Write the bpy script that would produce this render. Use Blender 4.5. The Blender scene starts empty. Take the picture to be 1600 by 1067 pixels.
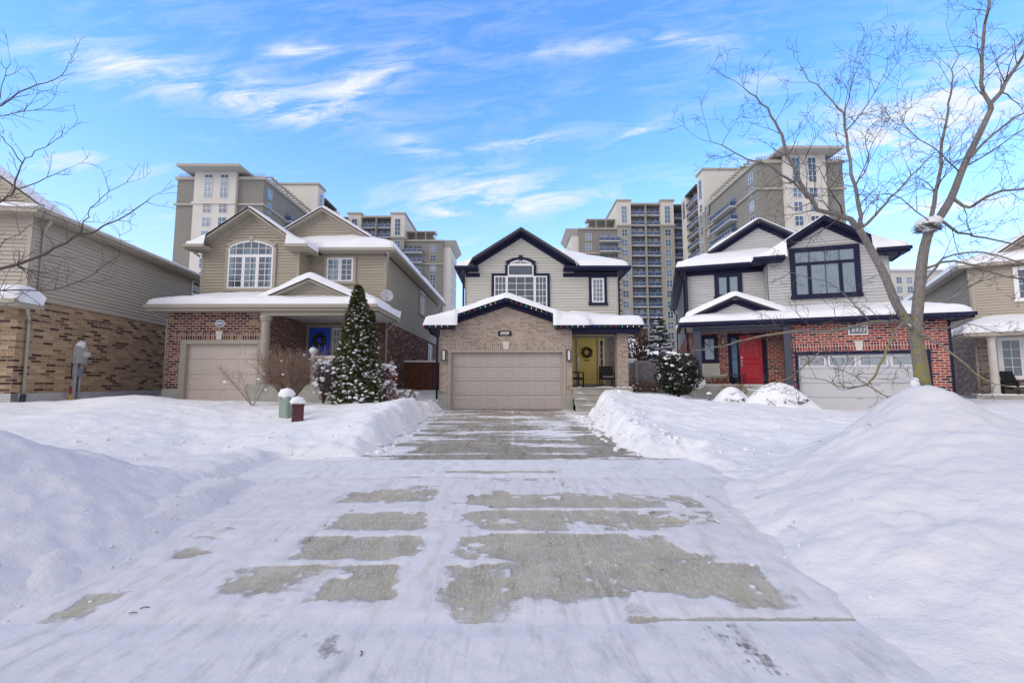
import bpy, bmesh, math, random
import numpy as np
from mathutils import Vector, Matrix

# ------------------------------------------------------------------ camera, sky, sun, exposure
scene = bpy.context.scene
col = scene.collection
cam_data = bpy.data.cameras.new("camera")
cam = bpy.data.objects.new("camera", cam_data)
col.objects.link(cam)
CAM_Z = 1.5
TILT = math.atan(65 / 711)
cam.location = (0, 0, CAM_Z)
cam.rotation_euler = (math.radians(90) + TILT, 0, 0)
cam_data.sensor_width = 36
cam_data.lens = 711 / 1600 * 36
cam_data.clip_end = 3000
scene.camera = cam
scene.view_settings.view_transform = 'Standard'
scene.view_settings.look = 'None'
scene.view_settings.gamma = 1
scene.view_settings.exposure = 1.24
SUN_EL, SUN_AZ = math.radians(26), math.radians(236)      # azimuth clockwise from +Y: behind the camera, to the left

world = bpy.data.worlds.new("World")
scene.world = world
world.use_nodes = True
nt = world.node_tree
for n_ in list(nt.nodes): nt.nodes.remove(n_)
def N(tree, typ, **kw):
    n = tree.nodes.new(typ)
    for k, v in kw.items(): setattr(n, k, v)
    return n
def wire(tree, a, b): tree.links.new(a, b)
def M(tree, op, a, b=None, c=None, clamp=False):
    n = tree.nodes.new('ShaderNodeMath'); n.operation = op; n.use_clamp = clamp
    for i, x in enumerate((a, b, c)):
        if x is None: continue
        if isinstance(x, (int, float)): n.inputs[i].default_value = x
        else: tree.links.new(x, n.inputs[i])
    return n.outputs[0]
out = N(nt, 'ShaderNodeOutputWorld'); bg = N(nt, 'ShaderNodeBackground')
sky = N(nt, 'ShaderNodeTexSky')
sky.sky_type = 'NISHITA'; sky.sun_disc = False
sky.sun_elevation = SUN_EL; sky.sun_rotation = SUN_AZ
sky.air_density = 1.0; sky.dust_density = 0.6; sky.ozone_density = 3.0
tc = N(nt, 'ShaderNodeTexCoord')
sep = N(nt, 'ShaderNodeSeparateXYZ'); wire(nt, tc.outputs['Generated'], sep.inputs[0])
dx, dy, dz = sep.outputs
front = M(nt, 'GREATER_THAN', dy, 0.05)
ysafe = M(nt, 'MAXIMUM', dy, 0.05)
U = M(nt, 'DIVIDE', dx, ysafe); V = M(nt, 'DIVIDE', dz, ysafe)
# cirrus banks: (east, up, half length, half height, slope, weight) as tangents of the view direction north
banks = [(-0.80, .70, .26, .045, -.10, .5), (-0.55, .635, .14, .035, -.15, .8), (-0.62, .665, .26, .05, -.2, .5), (-0.98, .76, .16, .04, -.08, .9), (-.40, .68, .12, .04, .35, .5),
         (-.50, .775, .10, .018, .05, 1.2), (-.34, .70, .14, .05, .5, .8), (-.95, .50, .16, .03, -.08, 1.0), (-.08, .45, .14, .04, .1, .9),
         (0.02, .55, .13, .014, .15, .9), (-.05, .40, .2, .03, .1, .6), (.18, .78, .12, .02, .05, .8), (.55, .70, .12, .03, .2, .5), (.30, .58, .07, .012, .45, 1.1), (-.22, .54, .06, .025, -.2, .9), (.40, .80, .1, .02, -.05, .9),
         (.86, .57, .26, .075, .22, 1.4), (1.05, .66, .2, .08, .3, 1.4), (1.0, .40, .26, .035, .15, 1.0), (1.1, .27, .25, .05, 0, 1.0),
         (-.35, .34, .03, .007, -.15, 1.2), (-.14, .38, .03, .006, -.1, 1.0), (.05, .42, .4, .05, .05, .45), (-.75, .36, .25, .03, 0, .7), (0.0, .2, 2.2, .12, 0, .75)]
acc = None
for (u0, v0, a, b, sl, w) in banks:
    du = M(nt, 'SUBTRACT', U, u0)
    dv = M(nt, 'SUBTRACT', M(nt, 'SUBTRACT', V, v0), M(nt, 'MULTIPLY', du, sl))
    e = M(nt, 'ADD', M(nt, 'POWER', M(nt, 'DIVIDE', du, a), 2), M(nt, 'POWER', M(nt, 'DIVIDE', dv, b), 2))
    g = M(nt, 'MULTIPLY', M(nt, 'EXPONENT', M(nt, 'MULTIPLY', e, -1.0)), w)
    acc = g if acc is None else M(nt, 'ADD', acc, g)
comb = N(nt, 'ShaderNodeCombineXYZ'); wire(nt, M(nt, 'MULTIPLY', U, 2.2), comb.inputs[0])
wire(nt, M(nt, 'SUBTRACT', M(nt, 'MULTIPLY', V, 9.0), M(nt, 'MULTIPLY', U, 1.2)), comb.inputs[1])
nz = N(nt, 'ShaderNodeTexNoise'); nz.inputs['Scale'].default_value = 2.3; nz.inputs['Detail'].default_value = 9
nz.inputs['Roughness'].default_value = 0.68; nz.inputs['Distortion'].default_value = 0.6
wire(nt, comb.outputs[0], nz.inputs['Vector'])
wisp = M(nt, 'MULTIPLY', M(nt, 'SUBTRACT', nz.outputs['Fac'], 0.37), 3.2, clamp=True)
thin = M(nt, 'MULTIPLY', M(nt, 'SUBTRACT', nz.outputs['Fac'], 0.43), 1.35, clamp=True)
cl = M(nt, 'ADD', M(nt, 'MULTIPLY', acc, wisp), M(nt, 'MULTIPLY', thin, 0.6), clamp=True)
cl = M(nt, 'MULTIPLY', M(nt, 'MULTIPLY', cl, front), 0.92, clamp=True)
hz = M(nt, 'MULTIPLY', M(nt, 'EXPONENT', M(nt, 'MULTIPLY', M(nt, 'POWER', M(nt, 'DIVIDE', dz, 0.28), 2), -1.0)), .8)
cl = M(nt, 'MAXIMUM', cl, hz)
mixc = N(nt, 'ShaderNodeMix', data_type='RGBA')
gain = N(nt, 'ShaderNodeMix', data_type='RGBA', blend_type='MULTIPLY'); gain.inputs[0].default_value = 1
wire(nt, sky.outputs[0], gain.inputs[6]); gain.inputs[7].default_value = (0.63, 0.99, 1.32, 1)
wire(nt, cl, mixc.inputs[0]); wire(nt, gain.outputs[2], mixc.inputs[6]); mixc.inputs[7].default_value = (2.85, 2.95, 3.1, 1)
# unseen bright cloud deck, added overhead and behind the camera as soft neutral fill
deck = N(nt, 'ShaderNodeMapRange'); deck.interpolation_type = 'SMOOTHSTEP'; deck.inputs['From Min'].default_value = .40; deck.inputs['From Max'].default_value = .05; wire(nt, M(nt, 'SUBTRACT', dy, M(nt, 'MULTIPLY', dz, .18)), deck.inputs['Value'])
nd = N(nt, 'ShaderNodeTexNoise'); nd.inputs['Scale'].default_value = 2.5; nd.inputs['Detail'].default_value = 5; wire(nt, tc.outputs['Generated'], nd.inputs['Vector'])
mixd = N(nt, 'ShaderNodeMix', data_type='RGBA'); wire(nt, M(nt, 'MULTIPLY', deck.outputs[0], M(nt, 'ADD', M(nt, 'MULTIPLY', nd.outputs['Fac'], .5), .7), clamp=True), mixd.inputs[0]); wire(nt, mixc.outputs[2], mixd.inputs[6]); mixd.inputs[7].default_value = (2.35, 2.22, 2.36, 1)
wire(nt, mixd.outputs[2], bg.inputs[0]); bg.inputs[1].default_value = 0.14
wire(nt, bg.outputs[0], out.inputs[0])

sun_data = bpy.data.lights.new("sun", 'SUN'); sun_data.energy = 0.68; sun_data.angle = math.radians(45); sun_data.color = (1, .95, .88)
sun = bpy.data.objects.new("sun", sun_data); col.objects.link(sun)
sdir = Vector((math.sin(SUN_AZ) * math.cos(SUN_EL), math.cos(SUN_AZ) * math.cos(SUN_EL), math.sin(SUN_EL)))
sun.rotation_euler = sdir.to_track_quat('Z', 'Y').to_euler()

# ------------------------------------------------------------------ helpers
rng = np.random.default_rng(7)
random.seed(7)
def at(px, py, Y):                       # a point of the 1600x1067 view at depth Y metres -> world (used to survey the place)
    a = (px - 800) / 711; b = (533.5 - py) / 711
    c, s = math.cos(TILT), math.sin(TILT)
    d = (a, c - b * s, s + b * c); k = Y / d[1]
    return (d[0] * k, Y, CAM_Z + d[2] * k)
def _hash(ix, iy, seed):
    h = (ix * 374761393 + iy * 668265263 + seed * 982451653) & 0x7fffffff
    h = (h ^ (h >> 13)) * 1274126177 & 0x7fffffff
    return ((h ^ (h >> 16)) & 0xffff) / 65535.0
def vnoise(x, y, seed=0):
    x = np.asarray(x, float); y = np.asarray(y, float)
    ix = np.floor(x).astype(np.int64); iy = np.floor(y).astype(np.int64)
    fx = x - ix; fy = y - iy; fx = fx * fx * (3 - 2 * fx); fy = fy * fy * (3 - 2 * fy)
    a = _hash(ix, iy, seed); b = _hash(ix + 1, iy, seed); c = _hash(ix, iy + 1, seed); d = _hash(ix + 1, iy + 1, seed)
    return (a * (1 - fx) + b * fx) * (1 - fy) + (c * (1 - fx) + d * fx) * fy
def fbm(x, y, oct=4, seed=0, rough=.5):
    s = 0; amp = 1; tot = 0
    for o in range(oct):
        s = s + amp * vnoise(x * 2 ** o + 17.3 * o, y * 2 ** o - 9.1 * o, seed + o); tot += amp; amp *= rough
    return s / tot - .5
def sstep(a, b, x):
    t = np.clip((x - a) / (b - a), 0, 1); return t * t * (3 - 2 * t)

class MB:
    def __init__(s): s.v = []; s.f = []; s.uv = []; s.mi = []
    def face(s, pts, uv=None, m=0):
        i = len(s.v); s.v.extend([tuple(p) for p in pts]); s.f.append(tuple(range(i, i + len(pts)))); s.uv.append(uv); s.mi.append(m)
    def hexa(s, p, m=0):                 # p: bottom 0-3 counter-clockwise seen from above, top 4-7
        i = len(s.v); s.v.extend([tuple(q) for q in p])
        for q in ((0, 3, 2, 1), (4, 5, 6, 7), (0, 1, 5, 4), (1, 2, 6, 5), (2, 3, 7, 6), (3, 0, 4, 7)):
            s.f.append(tuple(i + k for k in q)); s.mi.append(m)
            a, b, c = Vector(p[q[0]]), Vector(p[q[1]]), Vector(p[q[2]])
            nrm = (b - a).cross(c - b)
            if abs(nrm.z) > max(abs(nrm.x), abs(nrm.y)): s.uv.append([(p[k][0], p[k][1]) for k in q])
            elif abs(nrm.y) >= abs(nrm.x): s.uv.append([(p[k][0], p[k][2]) for k in q])
            else: s.uv.append([(p[k][1], p[k][2]) for k in q])
    def box(s, x0, x1, y0, y1, z0, z1, m=0):
        s.hexa([(x0, y0, z0), (x1, y0, z0), (x1, y1, z0), (x0, y1, z0), (x0, y0, z1), (x1, y0, z1), (x1, y1, z1), (x0, y1, z1)], m)
    def tube(s, pts, rad, n=6, m=0, cap=True):
        pts = [Vector(p) for p in pts]
        if not hasattr(rad, '__len__'): rad = [rad] * len(pts)
        base = len(s.v); up = None
        for i, p in enumerate(pts):
            t = (pts[min(i + 1, len(pts) - 1)] - pts[max(i - 1, 0)])
            if t.length < 1e-9: t = Vector((0, 0, 1))
            t.normalize()
            if up is None:
                up = Vector((0, 0, 1)) if abs(t.z) < .9 else Vector((1, 0, 0))
            a = t.cross(up)
            if a.length < 1e-6: a = t.orthogonal()
            a.normalize(); b = a.cross(t).normalized(); up = b
            for k in range(n):
                th = 2 * math.pi * k / n
                q = p + (a * math.cos(th) + b * math.sin(th)) * rad[i]
                s.v.append((q.x, q.y, q.z))
        for i in range(len(pts) - 1):
            for k in range(n):
                k2 = (k + 1) % n
                s.f.append((base + i * n + k, base + i * n + k2, base + (i + 1) * n + k2, base + (i + 1) * n + k)); s.uv.append(None); s.mi.append(m)
        if cap and n > 2:
            s.f.append(tuple(base + k for k in range(n))[::-1]); s.uv.append(None); s.mi.append(m)
            e = base + (len(pts) - 1) * n
            s.f.append(tuple(e + k for k in range(n))); s.uv.append(None); s.mi.append(m)
    def lathe(s, prof, c=(0, 0, 0), n=16, m=0):   # prof: [(r,z)]
        base = len(s.v)
        for (r, z) in prof:
            for k in range(n):
                th = 2 * math.pi * k / n
                s.v.append((c[0] + r * math.cos(th), c[1] + r * math.sin(th), c[2] + z))
        for i in range(len(prof) - 1):
            for k in range(n):
                k2 = (k + 1) % n
                s.f.append((base + i * n + k, base + i * n + k2, base + (i + 1) * n + k2, base + (i + 1) * n + k)); s.uv.append(None); s.mi.append(m)
        s.f.append(tuple(base + k for k in range(n))[::-1]); s.uv.append(None); s.mi.append(m)
        e = base + (len(prof) - 1) * n
        s.f.append(tuple(e + k for k in range(n))); s.uv.append(None); s.mi.append(m)
    def blob(s, c, rx, ry, rz, seed=0, m=0, rough=.25):
        r = random.Random(seed); base = len(s.v); R, K = 4, 7
        for i in range(1, R):
            th = math.pi * i / R
            for k in range(K):
                ph = 2 * math.pi * (k + .5 * (i % 2)) / K; w = 1 + rough * (r.random() - .5) * 2
                s.v.append((c[0] + rx * w * math.sin(th) * math.cos(ph), c[1] + ry * w * math.sin(th) * math.sin(ph), c[2] + rz * w * math.cos(th)))
        top = len(s.v); s.v.append((c[0], c[1], c[2] + rz)); s.v.append((c[0], c[1], c[2] - rz))
        for i in range(R - 2):
            for k in range(K):
                k2 = (k + 1) % K
                s.f.append((base + i * K + k, base + (i + 1) * K + k, base + (i + 1) * K + k2, base + i * K + k2)); s.uv.append(None); s.mi.append(m)
        for k in range(K):
            k2 = (k + 1) % K
            s.f.append((top, base + k, base + k2)); s.uv.append(None); s.mi.append(m)
            q = base + (R - 2) * K
            s.f.append((top + 1, q + k2, q + k)); s.uv.append(None); s.mi.append(m)
    def mesh(s, name, mats, smooth=False):
        me = bpy.data.meshes.new(name); me.from_pydata(s.v, [], s.f)
        mats = mats if isinstance(mats, (list, tuple)) else [mats]
        for m_ in mats: me.materials.append(m_)
        if len(mats) > 1: me.polygons.foreach_set('material_index', s.mi)
        if any(u is not None for u in s.uv):
            L = me.uv_layers.new(name='UVMap'); arr = np.zeros((len(me.loops), 2), np.float32); k = 0
            for fc, u in zip(s.f, s.uv):
                if u is not None: arr[k:k + len(fc)] = u
                k += len(fc)
            L.data.foreach_set('uv', arr.ravel())
        if smooth: me.polygons.foreach_set('use_smooth', [True] * len(me.polygons))
        me.update(); return me
    def build_each(s, name, mat, parent=None, bevel=0):      # every box of the builder becomes a part of its own
        r = None
        for i in range(0, len(s.v), 8):
            q = MB(); q.hexa(s.v[i:i + 8]); r = q.build(name, mat, parent, bevel=bevel)
        return r
    def build(s, name, mats, parent=None, smooth=False, bevel=0):
        if not s.f: return None
        o = bpy.data.objects.new(name, s.mesh(name, mats, smooth)); col.objects.link(o)
        if parent: o.parent = parent
        if bevel:
            b = o.modifiers.new('edge', 'BEVEL'); b.width = bevel; b.segments = 2; b.limit_method = 'ANGLE'
        return o
def tag(o, label, cat, group=None, kind=None):
    o['label'] = label; o['category'] = cat
    if group: o['group'] = group
    if kind: o['kind'] = kind
    return o
def thing(name, label, cat, loc=(0, 0, 0), rz=0, group=None):
    o = bpy.data.objects.new(name, None); o.empty_display_size = .3; col.objects.link(o)
    o.location = loc; o.rotation_euler = (0, 0, rz); return tag(o, label, cat, group)
def structure(o): o['kind'] = 'structure'; return o
def link_copy(o, parent=None, loc=None):
    c = o.copy(); col.objects.link(c)
    if parent: c.parent = parent
    if loc is not None: c.location = loc
    return c
def grid_obj(name, X, Y, Z, mat, keep=None, attr=None, parent=None):
    ny, nx = X.shape
    v = np.stack([X, Y, Z], -1).reshape(-1, 3)
    idx = np.arange(nx * ny).reshape(ny, nx)
    f = np.stack([idx[:-1, :-1], idx[:-1, 1:], idx[1:, 1:], idx[1:, :-1]], -1).reshape(-1, 4)
    if keep is not None: f = f[keep.reshape(-1)]
    used = np.zeros(len(v), bool); used[f.ravel()] = True
    re = np.cumsum(used) - 1; f = re[f]; v = v[used]
    me = bpy.data.meshes.new(name)
    me.vertices.add(len(v)); me.vertices.foreach_set('co', v.astype(np.float32).ravel())
    me.loops.add(len(f) * 4); me.loops.foreach_set('vertex_index', f.astype(np.int32).ravel())
    me.polygons.add(len(f)); me.polygons.foreach_set('loop_start', (np.arange(len(f)) * 4).astype(np.int32)); me.polygons.foreach_set('loop_total', np.full(len(f), 4, np.int32))
    me.update(calc_edges=True); me.polygons.foreach_set('use_smooth', [True] * len(f))
    if attr:
        for k_, val in attr.items():
            a_ = me.attributes.new(k_, 'FLOAT', 'POINT'); a_.data.foreach_set('value', val.reshape(-1)[used].astype(np.float32))
    me.materials.append(mat); me.validate()
    o = bpy.data.objects.new(name, me); col.objects.link(o)
    if parent: o.parent = parent
    return o

# ------------------------------------------------------------------ materials
def newmat(name):
    m = bpy.data.materials.new(name); m.use_nodes = True
    return m, m.node_tree, m.node_tree.nodes['Principled BSDF']
def noise_n(t, scale, detail=4, vec=None, rough=.55):
    n = N(t, 'ShaderNodeTexNoise'); n.inputs['Scale'].default_value = scale; n.inputs['Detail'].default_value = detail; n.inputs['Roughness'].default_value = rough
    if vec is not None: wire(t, vec, n.inputs['Vector'])
    return n
def ramp_n(t, fac, stops, interp='LINEAR'):
    r = N(t, 'ShaderNodeValToRGB'); r.color_ramp.interpolation = interp
    e = r.color_ramp.elements
    while len(e) > 1: e.remove(e[0])
    e[0].position = stops[0][0]; e[0].color = (*stops[0][1], 1)
    for p, c in stops[1:]:
        q = e.new(p); q.color = (*c, 1)
    wire(t, fac, r.inputs[0]); return r.outputs[0]
def bump_n(t, b, h, strength=.5, dist=.02, prev=None):
    n = N(t, 'ShaderNodeBump'); n.inputs['Strength'].default_value = strength; n.inputs['Distance'].default_value = dist
    wire(t, h, n.inputs['Height'])
    if prev is not None: wire(t, prev, n.inputs['Normal'])
    if b is not None: wire(t, n.outputs[0], b.inputs['Normal'])
    return n.outputs[0]
def flat(name, c, rough=.6, var=.12, scale=3, bump=0, bscale=60, metal=0, fine=True):
    m, t, b = newmat(name); tcn = N(t, 'ShaderNodeTexCoord')
    n = noise_n(t, scale, 5, tcn.outputs['Object'])
    lo = tuple(x * (1 - var) for x in c); hi = tuple(min(1, x * (1 + var)) for x in c)
    wire(t, ramp_n(t, n.outputs['Fac'], [(.3, lo), (.7, hi)]), b.inputs['Base Color'])
    b.inputs['Roughness'].default_value = rough; b.inputs['Metallic'].default_value = metal
    if bump:
        n2 = noise_n(t, bscale, 3, tcn.outputs['Object']); bump_n(t, b, n2.outputs['Fac'], bump, .01)
    return m
def siding_mat(name, c):
    m, t, b = newmat(name); tcn = N(t, 'ShaderNodeTexCoord')
    mp = N(t, 'ShaderNodeMapping'); mp.inputs['Scale'].default_value = (.5, .5, 8); wire(t, tcn.outputs['Object'], mp.inputs['Vector'])
    n = noise_n(t, 1.2, 3, mp.outputs[0])
    wire(t, ramp_n(t, n.outputs['Fac'], [(.3, tuple(x * .9 for x in c)), (.7, tuple(x * 1.07 for x in c))]), b.inputs['Base Color'])
    b.inputs['Roughness'].default_value = .55; b.inputs['Specular IOR Level'].default_value = .3
    return m
def brick_mat(name, stops, mortar, bw=.25, rh=.093, ms=.011, vert=False, bump=.7):
    m, t, b = newmat(name); uv = N(t, 'ShaderNodeTexCoord').outputs['UV']
    if vert:
        mp = N(t, 'ShaderNodeMapping'); mp.inputs['Rotation'].default_value = (0, 0, math.pi / 2); wire(t, uv, mp.inputs['Vector']); uv = mp.outputs[0]
    br = N(t, 'ShaderNodeTexBrick'); wire(t, uv, br.inputs['Vector'])
    br.inputs['Scale'].default_value = 1; br.inputs['Brick Width'].default_value = bw; br.inputs['Row Height'].default_value = rh
    br.inputs['Mortar Size'].default_value = ms; br.inputs['Mortar Smooth'].default_value = .15; br.inputs['Bias'].default_value = 0
    br.inputs['Color1'].default_value = (0, 0, 0, 1); br.inputs['Color2'].default_value = (1, 1, 1, 1); br.inputs['Mortar'].default_value = (.5, .5, .5, 1)
    if vert: br.offset = 0
    rc = ramp_n(t, br.outputs['Color'], stops)
    n = noise_n(t, 22, 4, uv); n2 = noise_n(t, .5, 3, uv)
    mul = N(t, 'ShaderNodeMix', data_type='RGBA', blend_type='MULTIPLY'); mul.inputs[0].default_value = 1
    wire(t, rc, mul.inputs[6]); wire(t, ramp_n(t, n.outputs['Fac'], [(.25, (.62,) * 3), (.75, (1.25,) * 3)]), mul.inputs[7])
    mul2 = N(t, 'ShaderNodeMix', data_type='RGBA', blend_type='MULTIPLY'); mul2.inputs[0].default_value = 1
    wire(t, mul.outputs[2], mul2.inputs[6]); wire(t, ramp_n(t, n2.outputs['Fac'], [(.3, (.86,) * 3), (.7, (1.1,) * 3)]), mul2.inputs[7])
    mx = N(t, 'ShaderNodeMix', data_type='RGBA'); wire(t, br.outputs['Fac'], mx.inputs[0]); wire(t, mul2.outputs[2], mx.inputs[6]); mx.inputs[7].default_value = (*mortar, 1)
    wire(t, mx.outputs[2], b.inputs['Base Color']); b.inputs['Roughness'].default_value = .9; b.inputs['Specular IOR Level'].default_value = .2
    inv = M(t, 'SUBTRACT', 1.0, br.outputs['Fac']); h = M(t, 'ADD', inv, M(t, 'MULTIPLY', n.outputs['Fac'], .4))
    bump_n(t, b, h, bump, .012)
    return m
def near_shade_n(t, o, c):            # foreground shade painted into the snow colour, deepening towards the camera
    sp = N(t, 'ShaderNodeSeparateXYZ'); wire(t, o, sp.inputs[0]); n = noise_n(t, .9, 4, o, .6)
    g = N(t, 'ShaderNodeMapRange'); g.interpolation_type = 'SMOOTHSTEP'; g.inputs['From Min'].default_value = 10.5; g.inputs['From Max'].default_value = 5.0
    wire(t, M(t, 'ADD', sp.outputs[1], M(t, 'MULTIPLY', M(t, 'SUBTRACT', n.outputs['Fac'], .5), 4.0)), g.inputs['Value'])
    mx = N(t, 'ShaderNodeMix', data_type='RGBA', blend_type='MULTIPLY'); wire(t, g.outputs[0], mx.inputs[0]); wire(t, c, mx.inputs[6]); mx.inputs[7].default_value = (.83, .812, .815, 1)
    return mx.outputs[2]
def snow_mat(name, fine=1.0, lo=(.80, .82, .86), hi=(.88, .89, .91), near_shade=False):
    m, t, b = newmat(name); tcn = N(t, 'ShaderNodeTexCoord'); o = tcn.outputs['Object']
    a = noise_n(t, 1.3, 5, o); c = noise_n(t, 14, 5, o, .65); d = noise_n(t, 160, 2, o)
    cc = ramp_n(t, a.outputs['Fac'], [(.25, lo), (.75, hi)])
    wire(t, near_shade_n(t, o, cc) if near_shade else cc, b.inputs['Base Color'])
    b.inputs['Roughness'].default_value = .62; b.inputs['Specular IOR Level'].default_value = .25
    e_ = noise_n(t, 4.5, 6, o, .6); n0 = bump_n(t, None, e_.outputs['Fac'], .28 * fine, .10)
    n1 = bump_n(t, None, c.outputs['Fac'], .32 * fine, .04, n0)
    bump_n(t, b, d.outputs['Fac'], .25 * fine, .006, n1)
    return m
def glass_mat(name, tint=(.80, .85, .88)):
    m, t, b = newmat(name); t.nodes.remove(b); o = [n for n in t.nodes if n.type == 'OUTPUT_MATERIAL'][0]
    g = N(t, 'ShaderNodeBsdfGlossy'); g.inputs['Roughness'].default_value = .03; g.inputs['Color'].default_value = (.85, .9, .95, 1)
    tr = N(t, 'ShaderNodeBsdfTransparent'); tr.inputs['Color'].default_value = (*tint, 1)
    mx = N(t, 'ShaderNodeMixShader'); lw = N(t, 'ShaderNodeFresnel'); lw.inputs['IOR'].default_value = 1.5
    nn = noise_n(t, 1.5, 2, N(t, 'ShaderNodeTexCoord').outputs['Object']); bn = bump_n(t, None, nn.outputs['Fac'], .05, .05)
    wire(t, bn, g.inputs['Normal'])
    wire(t, M(t, 'ADD', lw.outputs[0], .05, clamp=True), mx.inputs[0]); wire(t, tr.outputs[0], mx.inputs[1]); wire(t, g.outputs[0], mx.inputs[2]); wire(t, mx.outputs[0], o.inputs[0])
    return m

SNOW = snow_mat('ploughed snow', 1.0, near_shade=True); ROOFSNOW = snow_mat('roof snow', .45)
WHITE = flat('white vinyl', (.80, .80, .79), .35, .04)
SHINGLE = flat('shingles', (.09, .085, .08), .9, .25, 20)
NAVY = flat('navy paint', (.012, .014, .045), .5, .15); NAVY.node_tree.nodes['Principled BSDF'].inputs['Specular IOR Level'].default_value = .25
NAVYG = flat('slate navy paint', (.05, .06, .09), .45, .12)
GREIGE = flat('greige trim', (.36, .325, .265), .5, .06)
BEIGET = flat('beige trim', (.42, .38, .31), .5, .06)
SOFFIT = flat('pale soffit', (.72, .70, .66), .6, .06)
CONC = flat('concrete', (.36, .35, .31), .85, .15, 4, .3, 40)
FOUND = flat('foundation parging', (.36, .37, .33), .9, .12, 3, .3, 50)
FOUNDL = flat('grey parging', (.44, .44, .44), .9, .1, 3, .3, 50)
GLASS = glass_mat('window glass'); DARK = flat('dim room', (.10, .12, .15), .8, .3, 1.5)
DARKG = flat('dim grey room', (.23, .255, .29), .8, .3, 1.5)
CURT = flat('white curtain', (.88, .88, .86), .9, .08, 4)
STONE = flat('keystone', (.62, .58, .53), .85, .08, 6, .4, 30)
BLACK = flat('black metal', (.012, .012, .014), .4, .1)
METAL = flat('brushed metal', (.55, .54, .52), .3, .1, metal=1)
GDOOR = flat('taupe garage door', (.44, .39, .365), .45, .04, 1)
GDOORL = flat('beige garage door', (.56, .49, .42), .45, .04, 1)
GDOORG = flat('grey garage door', (.52, .52, .54), .4, .04, 1)
B_TAN = brick_mat('tan brick', [(0, (.27, .195, .145)), (.3, (.36, .275, .21)), (.65, (.43, .335, .265)), (1, (.48, .385, .31))], (.50, .45, .40), .2, .075, .009)
B_TANV = brick_mat('tan soldier brick', [(0, (.28, .20, .15)), (.5, (.38, .295, .23)), (1, (.46, .37, .30))], (.5, .45, .4), .24, .078, .009, True)
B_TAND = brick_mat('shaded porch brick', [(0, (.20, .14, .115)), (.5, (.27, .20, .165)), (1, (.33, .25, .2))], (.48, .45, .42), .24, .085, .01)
B_DRK = brick_mat('dark red brick', [(0, (.06, .022, .024)), (.35, (.13, .042, .036)), (.6, (.19, .068, .05)), (.8, (.25, .115, .08)), (.94, (.32, .19, .125)), (1, (.36, .19, .09))], (.46, .40, .36))
B_DRKV = brick_mat('dark red soldier brick', [(0, (.06, .025, .022)), (.35, (.14, .06, .045)), (.7, (.27, .16, .10)), (1, (.38, .23, .12))], (.46, .40, .36), .25, .088, .01, True)
B_DRKS = brick_mat('mottled red brick', [(0, (.045, .018, .02)), (.5, (.12, .045, .038)), (.75, (.18, .08, .06)), (.9, (.36, .22, .16)), (1, (.46, .32, .24))], (.24, .18, .16))
B_RED = brick_mat('red brick', [(0, (.05, .022, .03)), (.18, (.09, .03, .034)), (.3, (.33, .055, .04)), (.7, (.42, .085, .052)), (1, (.48, .14, .085))], (.58, .50, .47), .26, .093, .012)
B_REDV = brick_mat('red soldier brick', [(0, (.06, .025, .03)), (.3, (.17, .04, .035)), (.6, (.36, .06, .045)), (1, (.45, .11, .07))], (.58, .50, .47), .26, .09, .011, True)
B_BUFF = brick_mat('buff brick', [(0, (.08, .045, .035)), (.2, (.14, .085, .06)), (.3, (.34, .225, .135)), (.7, (.43, .30, .185)), (1, (.52, .39, .26))], (.46, .375, .28), .36, .096, .009)
B_BRWN = brick_mat('brown brick', [(0, (.10, .07, .06)), (.4, (.20, .145, .12)), (.7, (.32, .24, .19)), (1, (.40, .32, .26))], (.42, .38, .34), .26, .093)
S_L = siding_mat('khaki siding', (.385, .345, .27)); S_C = siding_mat('cream siding', (.54, .525, .475)); S_R = siding_mat('pale grey siding', (.48, .475, .475))
S_FL = siding_mat('beige siding', (.46, .415, .345)); S_FR = siding_mat('tan siding', (.43, .385, .315))

# ------------------------------------------------------------------ house building
class Pl:                                # a vertical wall plane in house coordinates; outward normal to the right-hand side of d, reversed
    def __init__(s, ox, oy, dx=1, dy=0): s.o = (ox, oy); s.d = (dx, dy); s.n = (dy, -dx)
    def p(s, a, z, o=0): return (s.o[0] + s.d[0] * a + s.n[0] * o, s.o[1] + s.d[1] * a + s.n[1] * o, z)
def pbox(mb, pl, a0, a1, z0, z1, o0, o1, m=0):
    mb.hexa([pl.p(a0, z0, o1), pl.p(a1, z0, o1), pl.p(a1, z0, o0), pl.p(a0, z0, o0), pl.p(a0, z1, o1), pl.p(a1, z1, o1), pl.p(a1, z1, o0), pl.p(a0, z1, o0)], m)
def pface(mb, pl, pts, o=0, m=0): mb.face([pl.p(a, z, o) for a, z in pts], [(a, z) for a, z in pts], m)
def prism(mb, pl, pts, o0, o1, m=0):      # polygon in (a,z) counter-clockwise seen from outside, extruded between offsets
    n = len(pts)
    mb.face([pl.p(a, z, o1) for a, z in pts], [(a, z) for a, z in pts], m)
    mb.face([pl.p(a, z, o0) for a, z in reversed(pts)], [(a, z) for a, z in reversed(pts)], m)
    for i in range(n):
        (a, z), (b, w) = pts[i], pts[(i + 1) % n]
        mb.face([pl.p(a, z, o0), pl.p(b, w, o0), pl.p(b, w, o1), pl.p(a, z, o1)], [(a, z), (b, w), (b, w), (a, z)], m)
def clip(poly, z, keep_above):
    r = []
    for i in range(len(poly)):
        p, q = poly[i], poly[(i + 1) % len(poly)]
        ip = (p[1] >= z) if keep_above else (p[1] <= z); iq = (q[1] >= z) if keep_above else (q[1] <= z)
        if ip: r.append(p)
        if ip != iq:
            t = (z - p[1]) / (q[1] - p[1]); r.append((p[0] + t * (q[0] - p[0]), z))
    return r
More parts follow.
